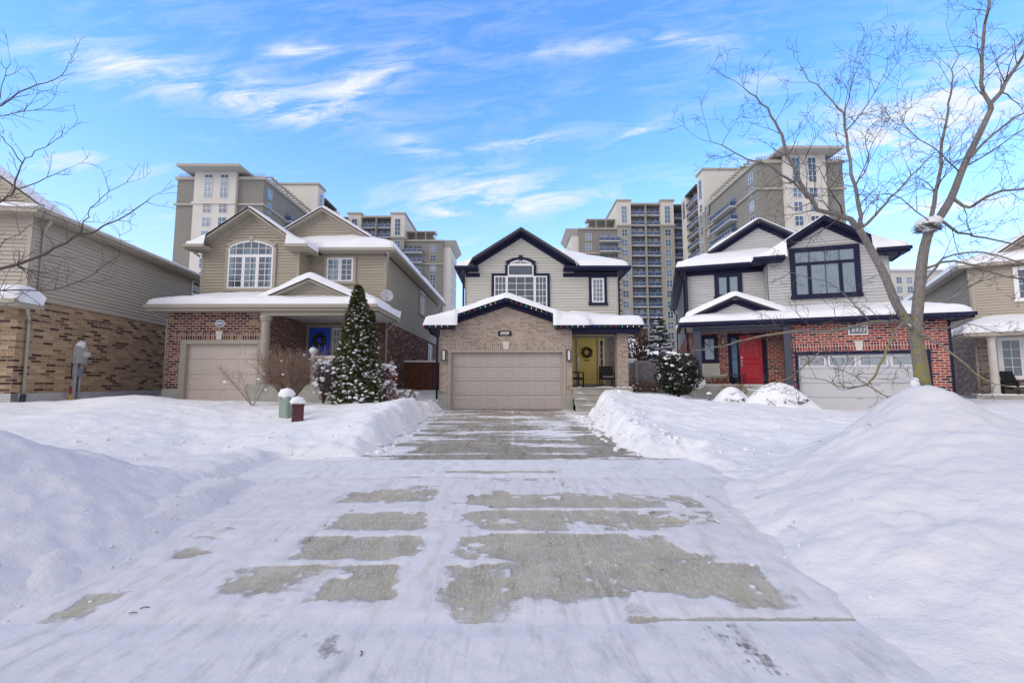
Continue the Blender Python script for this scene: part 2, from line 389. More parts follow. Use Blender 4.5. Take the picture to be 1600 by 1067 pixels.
def siding(mb, pl, poly, pitch=.125, tilt=.03, z0=None):
    zs = [p[1] for p in poly]; z = min(zs) if z0 is None else z0; zt = max(zs)
    while z < zt - 1e-4:
        b = clip(clip(poly, z, True), z + pitch, False)
        if len(b) > 2:
            oo = lambda w: .002 + tilt * (1 - (w - z) / pitch)
            mb.face([pl.p(a, w, oo(w)) for a, w in b], [(a, w) for a, w in b])
            lo = [a for a, w in b if abs(w - z) < 1e-4]
            if len(lo) >= 2:
                a0, a1 = min(lo), max(lo)
                mb.face([pl.p(a0, z, 0), pl.p(a1, z, 0), pl.p(a1, z, oo(z)), pl.p(a0, z, oo(z))])
        z += pitch
def wall_holes(mb, pl, a0, a1, z0, z1, holes=(), o=0):
    A = sorted({a0, a1, *[h[0] for h in holes], *[h[1] for h in holes]}); Z = sorted({z0, z1, *[h[2] for h in holes], *[h[3] for h in holes]})
    for i in range(len(A) - 1):
        for j in range(len(Z) - 1):
            ca, cz = (A[i] + A[i + 1]) / 2, (Z[j] + Z[j + 1]) / 2
            if any(h[0] < ca < h[1] and h[2] < cz < h[3] for h in holes): continue
            pface(mb, pl, [(A[i], Z[j]), (A[i + 1], Z[j]), (A[i + 1], Z[j + 1]), (A[i], Z[j + 1])], o)
def rake(mb, pl, a0, z0, a1, z1, h, o0, o1, m=0):
    if a0 > a1: a0, z0, a1, z1 = a1, z1, a0, z0
    mb.hexa([pl.p(a0, z0 - h, o1), pl.p(a1, z1 - h, o1), pl.p(a1, z1 - h, o0), pl.p(a0, z0 - h, o0), pl.p(a0, z0, o1), pl.p(a1, z1, o1), pl.p(a1, z1, o0), pl.p(a0, z0, o0)], m)
def gable_trim(mb, pl, uc, za, slope, half, over, h1=.2, h2=.17, th=.05, zend=None):
    # barge boards at the overhang (offset `over`) and a frieze board on the wall, both sides of apex (uc,za)
    for s in (-1, 1):
        e = half if not hasattr(half, '__len__') else half[0 if s < 0 else 1]
        rake(mb, pl, uc, za, uc + s * e, za - slope * e, h1, over - th, over)
        rake(mb, pl, uc, za - h1 * .55, uc + s * e, za - h1 * .55 - slope * e, h1 * .3, over, over + .025)
        rake(mb, pl, uc, za - h1 + .02, uc + s * e, za - h1 + .02 - slope * e, .03, .0, over - th)      # sloped soffit
        rake(mb, pl, uc, za - h1 + .01, uc + s * e, za - h1 + .01 - slope * e, h2, 0.0, .045)
def roof(parent, comps, res=.14, name='roof', skip=None, T=.24, rr=.22, drop=.12, seed=0, grow=.05, soft=3):
    """comps: (x0,x1,y0,y1,fn,T). One shingled roof mesh with its snow cover as a sub-part."""
    def coords(vals, r):
        vals = sorted(set(round(v, 4) for v in vals)); o = []
        for a, b in zip(vals[:-1], vals[1:]):
            if b - a < .004: continue
            n = max(1, int(math.ceil((b - a) / r))); o += [a + (b - a) * i / n for i in range(n)]
        return np.array(o + [vals[-1]])
    def field(cs, r):
        xs = coords([c[0] for c in cs] + [c[1] for c in cs], r); ys = coords([c[2] for c in cs] + [c[3] for c in cs], r)
        X, Y = np.meshgrid(xs, ys); H = np.full(X.shape, -1e9); TT = np.zeros(X.shape)
        cx, cy = np.meshgrid((xs[1:] + xs[:-1]) / 2, (ys[1:] + ys[:-1]) / 2); keep = np.zeros(cx.shape, bool)
        for (x0, x1, y0, y1, fn, t) in cs:
            ins = (X >= x0 - 1e-4) & (X <= x1 + 1e-4) & (Y >= y0 - 1e-4) & (Y <= y1 + 1e-4)
            h = np.where(ins, fn(X, Y), -1e9); up = h > H; H = np.where(up, h, H); TT = np.where(up, t, TT)
            keep |= (cx > x0) & (cx < x1) & (cy > y0) & (cy < y1)
        return X, Y, H, TT, keep
    cs = [(c[0], c[1], c[2], c[3], c[4], c[5] if len(c) > 5 else T) for c in comps]
    X, Y, H, TT, keep = field(cs, .35)
    # solid roof deck
    mb = MB(); ny, nx = X.shape
    for j in range(ny - 1):
        for i in range(nx - 1):
            if not keep[j, i]: continue
            q = [(j, i), (j, i + 1), (j + 1, i + 1), (j + 1, i)]
            if min(H[a] for a in q) < -1e8: continue
            mb.face([(X[a], Y[a], H[a]) for a in q]); mb.face([(X[a], Y[a], H[a] - drop) for a in reversed(q)])
            for (dj, di, e) in ((-1, 0, (0, 1)), (0, 1, (1, 2)), (1, 0, (2, 3)), (0, -1, (3, 0))):
                jj, ii = j + dj, i + di
                if 0 <= jj < ny - 1 and 0 <= ii < nx - 1 and keep[jj, ii]: continue
                a, b = q[e[0]], q[e[1]]
                mb.face([(X[a], Y[a], H[a] - drop), (X[b], Y[b], H[b] - drop), (X[b], Y[b], H[b]), (X[a], Y[a], H[a])])
    ro = mb.build(name, SHINGLE, parent)
    g = grow
    cs2 = [(c[0] - g, c[1] + g, c[2] - g, c[3] + g, c[4], c[5]) for c in cs]
    X, Y, H, TT, keep = field(cs2, res)
    ny, nx = X.shape; valid = H > -1e8
    # boundary distance
    B = []
    for j in range(ny - 1):
        for i in range(nx - 1):
            if not keep[j, i]: continue
            for (dj, di, p, q) in ((-1, 0, (j, i), (j, i + 1)), (0, 1, (j, i + 1), (j + 1, i + 1)), (1, 0, (j + 1, i), (j + 1, i + 1)), (0, -1, (j, i), (j + 1, i))):
                jj, ii = j + dj, i + di
                if 0 <= jj < ny - 1 and 0 <= ii < nx - 1 and keep[jj, ii]: continue
                a = (X[p], Y[p]); b = (X[q], Y[q]); m_ = ((a[0] + b[0]) / 2, (a[1] + b[1]) / 2)
                if skip is not None and skip(*m_): continue
                B += [a, m_, b]
    B = np.array(B); D = np.empty(X.shape)
    for j in range(ny): D[j] = np.sqrt(((X[j][:, None] - B[None, :, 0]) ** 2 + (Y[j][:, None] - B[None, :, 1]) ** 2).min(1))
    Hs = H.copy(); Ts = TT.copy()
    for it in range(soft):
        for A_ in (Hs, Ts):
            acc_ = np.zeros(A_.shape); w_ = np.zeros(A_.shape)
            for sj in (-1, 0, 1):
                for si in (-1, 0, 1):
                    S_ = np.roll(np.roll(A_, sj, 0), si, 1); vv = np.roll(np.roll(valid, sj, 0), si, 1).copy()
                    if sj == 1: vv[0] = False
                    if sj == -1: vv[-1] = False
                    if si == 1: vv[:, 0] = False
                    if si == -1: vv[:, -1] = False
                    acc_ += np.where(vv, S_, 0); w_ += vv
            A_[:] = np.where(valid, acc_ / np.maximum(w_, 1), A_)
    wgt = np.clip(D / .25, 0, 1)
    Hs = np.where(valid, Hs * wgt + H * (1 - wgt), H)
    r_ = rr * (1 + 1.1 * fbm(X * 1.9 + seed, Y * 1.9, 3, 3)); k = np.clip(D / r_, 0, 1)
    Z = Hs + Ts * np.sqrt(np.clip(1 - (1 - k) ** 2, 0, 1)) * (1 + .6 * fbm(X * .8 + seed * 3, Y * .8, 4, 5)) + .05 * fbm(X * 3 + seed, Y * 3, 3, 9) * k
    Z = np.where(D < 1e-4, H - .03, Z)
    Z = np.maximum(Z, H - .03)
    so = grid_obj('snow_cover', X, Y, Z, ROOFSNOW, keep, parent=ro)
    return ro
def hip(x0, x1, y0, y1, ze, s, sf=None):
    sf = s if sf is None else sf
    return lambda x, y: ze + np.minimum(np.minimum((x - x0) * s, (x1 - x) * s), np.minimum((y - y0) * sf, (y1 - y) * s))
def ridge(uc, za, s): return lambda x, y: za - s * np.abs(x - uc)

def window(parent, pl, a0, a1, z0, z1, trim=None, tw=.11, sash=WHITE, div=(), grid=(0, 0), curtain=(), arch=0, transom=None, tgrid=(0, 0), sill=None, room=DARK, head=None, bottom=True, key=None, name='window', fw=.05, th=.05):
    """Casing (part) with sash, pane and curtain sub-parts. div: mullion positions as fractions; curtain: (from,to) fractions."""
    k_ = .027; pl = Pl(pl.o[0] + pl.n[0] * k_, pl.o[1] + pl.n[1] * k_, *pl.d)      # set proud of the lapped siding
    def topz(a):
        if not arch: return z1
        t = (a - (a0 + a1) / 2) / ((a1 - a0) / 2); R = ((a1 - a0) ** 2 / 4 + arch ** 2) / (2 * arch)
        return z1 - R + math.sqrt(max(R * R - (t * (a1 - a0) / 2) ** 2, 0))
    zs_ = z1 - arch
    def arc(ext=0, n=14): return [(a0 - ext + (a1 - a0 + 2 * ext) * i / n, topz(min(max(a0 - ext + (a1 - a0 + 2 * ext) * i / n, a0), a1)) + ext) for i in range(n + 1)]
    mb = MB()
    if trim:
        pbox(mb, pl, a0 - tw, a0, z0, zs_ if arch else z1, 0, th); pbox(mb, pl, a1, a1 + tw, z0, zs_ if arch else z1, 0, th)
        if bottom: pbox(mb, pl, a0 - tw - .03, a1 + tw + .03, z0 - tw, z0, 0, th + .02)
        if head == 'none': pass
        elif not arch: pbox(mb, pl, a0 - tw, a1 + tw, z1, z1 + (head or tw), 0, th)
        else:
            n = 14
            inn = arc(0, n); ou = [(a0 - tw + (a1 - a0 + 2 * tw) * i / n, inn[i][1] + tw) for i in range(n + 1)]
            for i in range(n): prism(mb, pl, [inn[i], inn[i + 1], ou[i + 1], ou[i]], 0, th)
        if key:
            c = (a0 + a1) / 2; prism(mb, pl, [(c - key * .4, z1 - .03), (c + key * .4, z1 - .03), (c + key * .6, z1 + tw + .08), (c - key * .6, z1 + tw + .08)], th, th + .03)
    else: pbox(mb, pl, a0 - .01, a1 + .01, z0 - .04, z0, 0, .06)
    w = mb.build(name, trim or sash, parent)
    sb = MB()
    def frame(b0, b1, y0, y1, g, f_=fw):
        pbox(sb, pl, b0, b0 + f_, y0, y1, .004, .045); pbox(sb, pl, b1 - f_, b1, y0, y1, .004, .045)
        pbox(sb, pl, b0 + f_, b1 - f_, y0, y0 + f_, .004, .045); pbox(sb, pl, b0 + f_, b1 - f_, y1 - f_, y1, .004, .045)
        for i in range(1, g[0]):
            x = b0 + f_ + (b1 - b0 - 2 * f_) * i / g[0]; pbox(sb, pl, x - .011, x + .011, y0 + f_, y1 - f_, .028, .041)
        for i in range(1, g[1]):
            y = y0 + f_ + (y1 - y0 - 2 * f_) * i / g[1]; pbox(sb, pl, b0 + f_, b1 - f_, y - .011, y + .011, .029, .040)
    zt = transom if transom else (zs_ if arch else z1)
    ed = [a0] + [a0 + (a1 - a0) * d for d in div] + [a1]
    for i in range(len(ed) - 1): frame(ed[i] + (.002 if i else 0), ed[i + 1] - .002, z0, zt, grid)
    if transom and not arch: frame(a0, a1, zt + .002, z1, tgrid)
    if arch:
        pbox(sb, pl, a0, a1, zt + .002, zt + fw, .004, .045)
        if transom: pbox(sb, pl, a0, a0 + fw, zt + fw, zs_, .004, .045); pbox(sb, pl, a1 - fw, a1, zt + fw, zs_, .004, .045)
        inn = arc(0, 14)
        for i in range(14): prism(sb, pl, [(inn[i][0], inn[i][1] - fw), (inn[i + 1][0], inn[i + 1][1] - fw), inn[i + 1], inn[i]], .004, .045)
        for i in range(1, tgrid[0]):
            x = a0 + (a1 - a0) * i / tgrid[0]; pbox(sb, pl, x - .011, x + .011, zt + fw, topz(x) - fw, .028, .041)
        if tgrid[1] > 1: pbox(sb, pl, a0 + fw, a1 - fw, zt + (z1 - zt) * .47, zt + (z1 - zt) * .47 + .022, .029, .040)
    sb.build('sash', sash, w)
    pb = MB(); outline = [(a0 + .01, z0 + .01), (a1 - .01, z0 + .01)] + ([(a, z - .01) for a, z in reversed(arc(0, 14))] if arch else [(a1 - .01, z1 - .01), (a0 + .01, z1 - .01)])
    prism(pb, pl, outline, .018, .022, 0); prism(pb, pl, outline, .0005, .003, 1)
    pb.build('pane', [GLASS, room], w)
    if curtain:
        cb = MB()
        for (f0, f1) in curtain:
            c0, c1 = a0 + .03 + (a1 - a0 - .06) * f0, a0 + .03 + (a1 - a0 - .06) * f1; n = max(4, int((c1 - c0) / .05))
            for i in range(n):
                x, y = c0 + (c1 - c0) * i / n, c0 + (c1 - c0) * (i + 1) / n
                o0_, o1_ = .0035 + .013 * (i % 2), .0035 + .013 * ((i + 1) % 2)
                zc = (zs_ if arch else z1) - .04
                cb.face([pl.p(x, z0 + .03, o0_), pl.p(y, z0 + .03, o1_), pl.p(y, zc, o1_), pl.p(x, zc, o0_)])
        cb.build('curtain', CURT, w)
    return w
def garage_door(parent, pl, a0, a1, z0, z1, mat, cols=7, rows=4, lites=0, depth=.14):
    mb = MB(); h = (z1 - z0) / rows; w = (a1 - a0)
    for r in range(rows):
        b, t_ = z0 + r * h + .006, z0 + (r + 1) * h - .006
        pbox(mb, pl, a0, a1, b, t_, -depth - .05, -depth)
        if cols:
            cw = w / cols
            for c in range(cols):
                x0, x1 = a0 + c * cw + cw * .11, a0 + (c + 1) * cw - cw * .11; y0, y1 = b + h * .17, t_ - h * .17
                for (i0, i1, o0_, o1_) in ((0, .028, 0, .012), (.028, .05, .012, .003)):
                    R0 = [(x0 + i0, y0 + i0), (x1 - i0, y0 + i0), (x1 - i0, y1 - i0), (x0 + i0, y1 - i0)]; R1 = [(x0 + i1, y0 + i1), (x1 - i1, y0 + i1), (x1 - i1, y1 - i1), (x0 + i1, y1 - i1)]
                    for k in range(4):
                        k2 = (k + 1) % 4
                        mb.face([pl.p(*R0[k], -depth + o0_), pl.p(*R0[k2], -depth + o0_), pl.p(*R1[k2], -depth + o1_), pl.p(*R1[k], -depth + o1_)])
                pface(mb, pl, [(x0 + .05, y0 + .05), (x1 - .05, y0 + .05), (x1 - .05, y1 - .05), (x0 + .05, y1 - .05)], -depth + .003)
    pbox(mb, pl, a0 - .02, a1 + .02, z0 - .02, z1 + .06, -depth - .09, -depth - .06)
    g = mb.build('garage_door', mat, parent)
    hb = MB(); c = (a0 + a1) / 2; pbox(hb, pl, c - .07, c + .07, z0 + h * .93, z0 + h * .96, -depth, -depth + .03); hb.build('handle', METAL if not cols else mat, g)
    sl = MB(); pbox(sl, pl, a0 - .005, a1 + .005, z0 - .02, z0 + .012, -depth - .04, -depth + .012); sl.build('bottom_seal', BLACK, g)
    for i in range(lites):
        cw = w / lites; x0, x1 = a0 + i * cw + cw * .09, a0 + (i + 1) * cw - cw * .09; y0, y1 = z1 - h * .78, z1 - h * .2
        fb = MB(); pbox(fb, pl, x0 - .03, x1 + .03, y0 - .03, y0, -depth, -depth + .02); pbox(fb, pl, x0 - .03, x1 + .03, y1, y1 + .03, -depth, -depth + .02)
        pbox(fb, pl, x0 - .03, x0, y0, y1, -depth, -depth + .02); pbox(fb, pl, x1, x1 + .03, y0, y1, -depth, -depth + .02); pbox(fb, pl, x0, x1, y0, y1, -depth + .001, -depth + .006, 1)
        fb.build('window', [WHITE, LITE], g)
    return g
LITE, _t, _b = newmat('obscure lite'); _b.inputs['Base Color'].default_value = (.30, .33, .36, 1); _b.inputs['Roughness'].default_value = .22
def door(parent, pl, a0, a1, z0, z1, mat, panels, hside=-1, o=.0, name='front_door'):
    mb = MB(); pbox(mb, pl, a0, a1, z0, z1, o - .04, o + .03)
    for (f0, f1, g0, g1, arch) in panels:
        x0, x1, y0, y1 = a0 + (a1 - a0) * f0, a0 + (a1 - a0) * f1, z0 + (z1 - z0) * g0, z0 + (z1 - z0) * g1
        for (i0, i1, p0, p1) in ((0, .025, .0305, .042), (.025, .05, .042, .031)):
            def ring(i):
                if not arch: return [(x0 + i, y0 + i), (x1 - i, y0 + i), (x1 - i, y1 - i), (x0 + i, y1 - i)]
                n = 8; return [(x0 + i, y0 + i), (x1 - i, y0 + i)] + [(x1 - i - (x1 - x0 - 2 * i) * k / n, y1 - i - arch * (1 - math.sin(math.pi * k / n))) for k in range(n + 1)]
            R0, R1 = ring(i0), ring(i1)
            for k in range(len(R0)):
                k2 = (k + 1) % len(R0); mb.face([pl.p(*R0[k], o + p0), pl.p(*R0[k2], o + p0), pl.p(*R1[k2], o + p1), pl.p(*R1[k], o + p1)])
    d = mb.build(name, mat, parent)
    hb = MB(); x = a0 + .07 if hside < 0 else a1 - .07; zc = z0 + .95
    pbox(hb, pl, x - .03, x + .03, zc + .12, zc + .2, o + .03, o + .045); pbox(hb, pl, x - .022, x + .022, zc - .2, zc + .06, o + .03, o + .042)
    hb.tube([pl.p(x, zc + .02, o + .04), pl.p(x, zc + .0, o + .085), pl.p(x, zc - .12, o + .085), pl.p(x, zc - .16, o + .04)], .011, 6)
    hb.build('handle', METAL, d); return d
def plaque_text(parent, pl, txt, ac, zc, size, mat, o, shear=0):
    cu = bpy.data.curves.new('numerals', 'FONT'); cu.body = txt; cu.size = size; cu.align_x = 'CENTER'; cu.align_y = 'CENTER'; cu.extrude = .004; cu.shear = shear; cu.offset = .004; cu.resolution_u = 3
    tmp = bpy.data.objects.new('numerals', cu); col.objects.link(tmp)
    me = bpy.data.meshes.new_from_object(tmp.evaluated_get(bpy.context.evaluated_depsgraph_get())); bpy.data.objects.remove(tmp)
    P = pl.p(ac, zc, o); R = Matrix(((pl.d[0], 0, pl.n[0], P[0]), (pl.d[1], 0, pl.n[1], P[1]), (0, 1, 0, P[2]), (0, 0, 0, 1)))
    me.transform(R); me.materials.clear(); me.materials.append(mat)
    ob = bpy.data.objects.new('numerals', me); col.objects.link(ob); ob.parent = parent; return ob
def downspout(parent, pts, mat, r=.042, name='downspout'):
    mb = MB(); mb.tube(pts, r, 8); return mb.build(name, mat, parent, smooth=True)
def keystone(parent, pl, a, z0, z1, w0, w1, o=.03):
    mb = MB(); prism(mb, pl, [(a - w0 / 2, z0), (a + w0 / 2, z0), (a + w1 / 2, z1), (a - w1 / 2, z1)], 0, o); return mb.build('keystone', STONE, parent, bevel=.006)
def wreath(name, label, c, R, mats, seed, group='wreaths hung on front doors'):
    r = random.Random(seed); root = thing(name, label, 'wreath', c, 0, group)
    mb = MB()
    mb.tube([(R * .72 * math.cos(a * .3927), 0.0, R * .72 * math.sin(a * .3927)) for a in range(17)], R * .24, 6)
    for i in range(620):
        a = r.random() * 6.283; q = R * (.5 + .42 * r.random()); L = R * .28
        x, z = q * math.cos(a), q * math.sin(a); d = Vector((r.gauss(0, 1), -abs(r.gauss(0, .7)), r.gauss(0, 1))).normalized() * L
        s = d.orthogonal().normalized() * L * .16; p = Vector((x, -.01, z))
        mb.face([p - s, p + s, p + d])
    mb.build('greenery', mats[0], root)
    for i in range(9):
        a = r.random() * 6.283; b = MB(); b.blob((R * .8 * math.cos(a), -R * .2, R * .8 * math.sin(a)), R * .1, R * .1, R * .1, i); b.build('berry', mats[1 + i % (len(mats) - 1)], root, smooth=True)
    return root
# ------------------------------------------------------------------ ground: snow, road, sidewalk, driveway
def zd(y): return .5 * np.clip((np.asarray(y, float) - 3) / 14.2, 0, 1)
class RBF:
    def __init__(s, pts, lam=.02, e=.6):
        s.e = e
        P = np.array(pts, float); s.c = P[:, :2]; n = len(P)
        A = np.sqrt(((s.c[:, None] - s.c[None]) ** 2).sum(-1) + e) + lam * -np.eye(n)
        Q = np.c_[np.ones(n), s.c]; K = np.block([[A, Q], [Q.T, np.zeros((3, 3))]])
        s.w = np.linalg.solve(K, np.r_[P[:, 2], 0, 0, 0])
    def __call__(s, x, y):
        x = np.asarray(x, float); sh = x.shape; x = x.ravel(); y = np.asarray(y, float).ravel(); o = np.empty(len(x))
        for i in range(0, len(x), 20000):
            xx, yy = x[i:i + 20000], y[i:i + 20000]
            o[i:i + 20000] = np.sqrt((xx[:, None] - s.c[None, :, 0]) ** 2 + (yy[:, None] - s.c[None, :, 1]) ** 2 + s.e) @ s.w[:-3] + s.w[-3] + s.w[-2] * xx + s.w[-1] * yy
        return o.reshape(sh)
LAWN = [at(*p) for p in [
    (300, 627, 15), (190, 618, 13.2), (60, 627, 13.6), (0, 633, 12.4), (100, 655, 9.8), (300, 655, 11.2), (300, 690, 9.3), (300, 722, 7.9), (455, 648, 12), (400, 640, 13),
    (500, 655, 11), (600, 634, 12.5), (640, 629, 14), (560, 664, 9.8), (545, 690, 8.9), (520, 672, 9.6), (660, 634, 16.2), (270, 629, 16.4), (650, 612, 21), (560, 632, 15), (430, 632, 14.5), (130, 632, 12.5),
    (950, 632, 12.6), (960, 625, 13.4), (1020, 618, 14), (1080, 627, 13.6), (1100, 642, 12), (1000, 655, 10.8), (990, 684, 9.1), (1100, 690, 8.9), (1200, 700, 8.5), (1280, 657, 10.5), (1340, 657, 11), (1250, 640, 13),
    (1320, 646, 15.6), (1160, 632, 14.5), (1090, 628, 15.4), (1030, 618, 17), (1010, 613, 21), (1580, 632, 15), (1600, 628, 17), (1480, 640, 13), (1430, 640, 16)]]
LAWN += [(-40, 25, 1.0), (40, 25, 1.0), (0, 40, 1.2), (-15, 28, 1.2), (15, 30, 1.2), (-40, 12, .5), (40, 12, .5), (-15, 7.5, .38), (15, 7.5, .38), (-9, 7.4, .36), (9, 7.4, .36), (-5.2, 7.4, .30), (4.6, 7.4, .30), (-3, 7.4, .16), (3, 7.4, .16),
         (-15, 5, .1), (15, 5, .1), (-6, 5, .1), (6, 5, .1), (-15, 2, -.02), (15, 2, -.02), (0, 2, -.02), (-5, 2, -.02), (5, 2, -.02), (0, -8, -.05), (-20, -8, -.05), (20, -8, -.05), (40, -5, 0), (-40, -5, 0), (0, 60, 1.2), (-50, 60, 1.2), (50, 60, 1.2)]
_lawn = RBF(LAWN)
def xl(y): return np.interp(y, [3.0, 6.6, 7.8, 12, 17.2, 18], [-3.0, -3.2, -2.5, -2.5, -2.5, -2.5])
def xr(y): return np.interp(y, [3.0, 4.4, 6.6, 7.8, 12, 15, 16, 18], [2.0, 2.2, 2.6, 2.05, 2.1, 2.45, 3.0, 3.4])
def lawn_z(x, y):
    far = sstep(30, 60, np.hypot(x, y)); return _lawn(x, y) * (1 - far) + 1.1 * far
def clear_d(x, y):
    x = np.asarray(x, float); y = np.asarray(y, float)
    return np.maximum(np.maximum(np.minimum(np.minimum(x - xl(y), xr(y) - x), 17.35 - y), 3.0 - y), np.minimum(np.minimum(y - 6.7, 8.0 - y), 3.35 - np.abs(x + .45)))
def ground_z(x, y):
    d = clear_d(x, y); d = d + .5 * fbm(np.asarray(x) * 1.5, np.asarray(y) * 1.5, 4, 11)
    w = sstep(-.55, -.02, d)
    L = lawn_z(x, y)
    # shovelled rolls along the driveway edges, lumps and footprints
    roll = .10 * np.exp(-((d + .75) / .45) ** 2) * sstep(8, 9.5, y) * sstep(18, 16, y)
    n = .16 * fbm(np.asarray(x) * .8, np.asarray(y) * .8, 4, 21) + .07 * fbm(np.asarray(x) * 3, np.asarray(y) * 3, 3, 31) * sstep(60, 20, np.abs(x) + np.abs(y))
    L = L + roll + n * sstep(6.4, 7.8, y) + .13 * np.abs(fbm(np.asarray(x) * 1.9, np.asarray(y) * 1.9, 5, 35, .6)) * sstep(40, 15, np.abs(x) + np.abs(y))
    chunk = .34 * np.abs(fbm(np.asarray(x) * 3.6, np.asarray(y) * 3.6, 5, 41, .6)) * np.exp(-((d + .35) / .45) ** 2)
    L = np.maximum(L, sstep(2.6, 3.5, y) * sstep(7.0, 6.2, y) * (zd(y) + .10 + .14 * fbm(np.asarray(x) * 1.6, np.asarray(y) * 1.6, 3, 45)))
    return (L + chunk) * (1 - w) + (zd(y) - .07) * w
def gz(x, y): return float(ground_z(np.array([x]), np.array([y]))[0])
def axis(parts):
    o = []
    for a, b, s in parts: o += list(np.arange(a, b - 1e-6, s))
    return np.array(o + [parts[-1][1]])
gx = axis([(-1500, -300, 200), (-300, -60, 30), (-60, -24, 3), (-24, -9, .22), (-9, 9, .075), (9, 24, .22), (24, 60, 3), (60, 300, 30), (300, 1500, 200)])
gy = axis([(-200, -20, 20), (-20, 2, 1.5), (2, 6, .15), (6, 18, .07), (18, 24, .16), (24, 60, 2), (60, 300, 30), (300, 1600, 200)])
GX, GY = np.meshgrid(gx, gy)
GZ = ground_z(GX, GY)
structure(grid_obj('snow_ground', GX, GY, GZ, snow_mat('lawn snow', 1.2, near_shade=True)))

# concrete half covered with packed snow; the snow cover is a surveyed field stored on the sheet
def conc_snow_mat(name, conc, k=1.0, sm=(1, 1, 1)):
    m, t, b = newmat(name); tcn = N(t, 'ShaderNodeTexCoord'); o = tcn.outputs['Object']
    at_ = N(t, 'ShaderNodeAttribute'); at_.attribute_name = 'cover'
    a = noise_n(t, 7, 9, o, .74); c = noise_n(t, 60, 4, o, .7)
    mp = N(t, 'ShaderNodeMapping'); mp.inputs['Scale'].default_value = (1.6, 9, 1); wire(t, o, mp.inputs['Vector']); st = noise_n(t, 1.3, 5, mp.outputs[0], .6)
    s = M(t, 'ADD', M(t, 'ADD', M(t, 'MULTIPLY', a.outputs['Fac'], .55), M(t, 'MULTIPLY', c.outputs['Fac'], .34)), M(t, 'MULTIPLY', st.outputs['Fac'], .45))
    v = M(t, 'ADD', M(t, 'SUBTRACT', at_.outputs['Fac'], .5), M(t, 'SUBTRACT', s, .67))
    f = N(t, 'ShaderNodeMapRange'); f.interpolation_type = 'SMOOTHSTEP'; f.inputs['From Min'].default_value = -.17; f.inputs['From Max'].default_value = .15; wire(t, v, f.inputs['Value'])
    film = N(t, 'ShaderNodeMapRange'); film.inputs['From Min'].default_value = -.35; film.inputs['From Max'].default_value = .25; film.inputs['To Max'].default_value = .62; wire(t, v, film.inputs['Value'])
    mp2 = N(t, 'ShaderNodeMapping'); mp2.inputs['Scale'].default_value = (3.4, .75, 1); mp2.inputs['Rotation'].default_value = (0, 0, .07); wire(t, o, mp2.inputs['Vector'])
    sc1 = noise_n(t, 2.6, 8, mp2.outputs[0], .72); thinr = N(t, 'ShaderNodeMapRange'); thinr.inputs['From Min'].default_value = .50; thinr.inputs['From Max'].default_value = .72; thinr.inputs['To Max'].default_value = .5; wire(t, sc1.outputs['Fac'], thinr.inputs['Value'])
    gr = noise_n(t, 34, 6, mp2.outputs[0], .8); grr = N(t, 'ShaderNodeMapRange'); grr.inputs['From Min'].default_value = .52; grr.inputs['From Max'].default_value = .70; grr.inputs['To Max'].default_value = .45; wire(t, gr.outputs['Fac'], grr.inputs['Value'])
    sz = noise_n(t, 1.1, 4, o, .6); zone = N(t, 'ShaderNodeMapRange'); zone.inputs['From Min'].default_value = .42; zone.inputs['From Max'].default_value = .62; wire(t, sz.outputs['Fac'], zone.inputs['Value'])
    pw = noise_n(t, 26, 7, mp2.outputs[0], .75); pwr = N(t, 'ShaderNodeMapRange'); pwr.inputs['From Min'].default_value = .44; pwr.inputs['From Max'].default_value = .70; pwr.inputs['To Max'].default_value = .8; wire(t, pw.outputs['Fac'], pwr.inputs['Value'])
    fac = M(t, 'SUBTRACT', M(t, 'SUBTRACT', M(t, 'MAXIMUM', M(t, 'MAXIMUM', f.outputs[0], film.outputs[0]), pwr.outputs[0]), M(t, 'MULTIPLY', thinr.outputs[0], k)), M(t, 'MULTIPLY', grr.outputs[0], zone.outputs[0]), clamp=True)
    d = noise_n(t, 2.2, 6, o); g = noise_n(t, 180, 2, o)
    cc = ramp_n(t, d.outputs['Fac'], [(.25, tuple(x * .72 for x in conc)), (.75, tuple(x * 1.25 for x in conc))])
    mg = N(t, 'ShaderNodeMix', data_type='RGBA', blend_type='MULTIPLY'); mg.inputs[0].default_value = 1; wire(t, cc, mg.inputs[6]); wire(t, ramp_n(t, g.outputs['Fac'], [(.3, (.8,) * 3), (.7, (1.15,) * 3)]), mg.inputs[7])
    sn = ramp_n(t, noise_n(t, 5, 6, o, .65).outputs['Fac'], [(.2, tuple(a * b for a, b in zip((.70, .72, .77), sm))), (.6, tuple(a * b for a, b in zip((.83, .845, .88), sm)))])
    sn = near_shade_n(t, o, sn)
    mx = N(t, 'ShaderNodeMix', data_type='RGBA'); wire(t, fac, mx.inputs[0]); wire(t, mg.outputs[2], mx.inputs[6]); wire(t, sn, mx.inputs[7])
    wire(t, mx.outputs[2], b.inputs['Base Color'])
    b.inputs['Roughness'].default_value = .7; b.inputs['Specular IOR Level'].default_value = .25
    n1 = bump_n(t, None, g.outputs['Fac'], .2, .004); n2 = bump_n(t, None, f.outputs[0], .6, .02, n1); bump_n(t, b, noise_n(t, 12, 5, o, .65).outputs['Fac'], .3, .02, n2)
    return m
CONCRETE = conc_snow_mat('snowy concrete', (.375, .348, .262), 1.0); WALKC = conc_snow_mat('snowy pavement', (.375, .348, .262), .8); DRIVEC = conc_snow_mat('damp concrete', (.225, .195, .135)); ROADM = conc_snow_mat('snowy asphalt', (.20, .20, .20), .9)
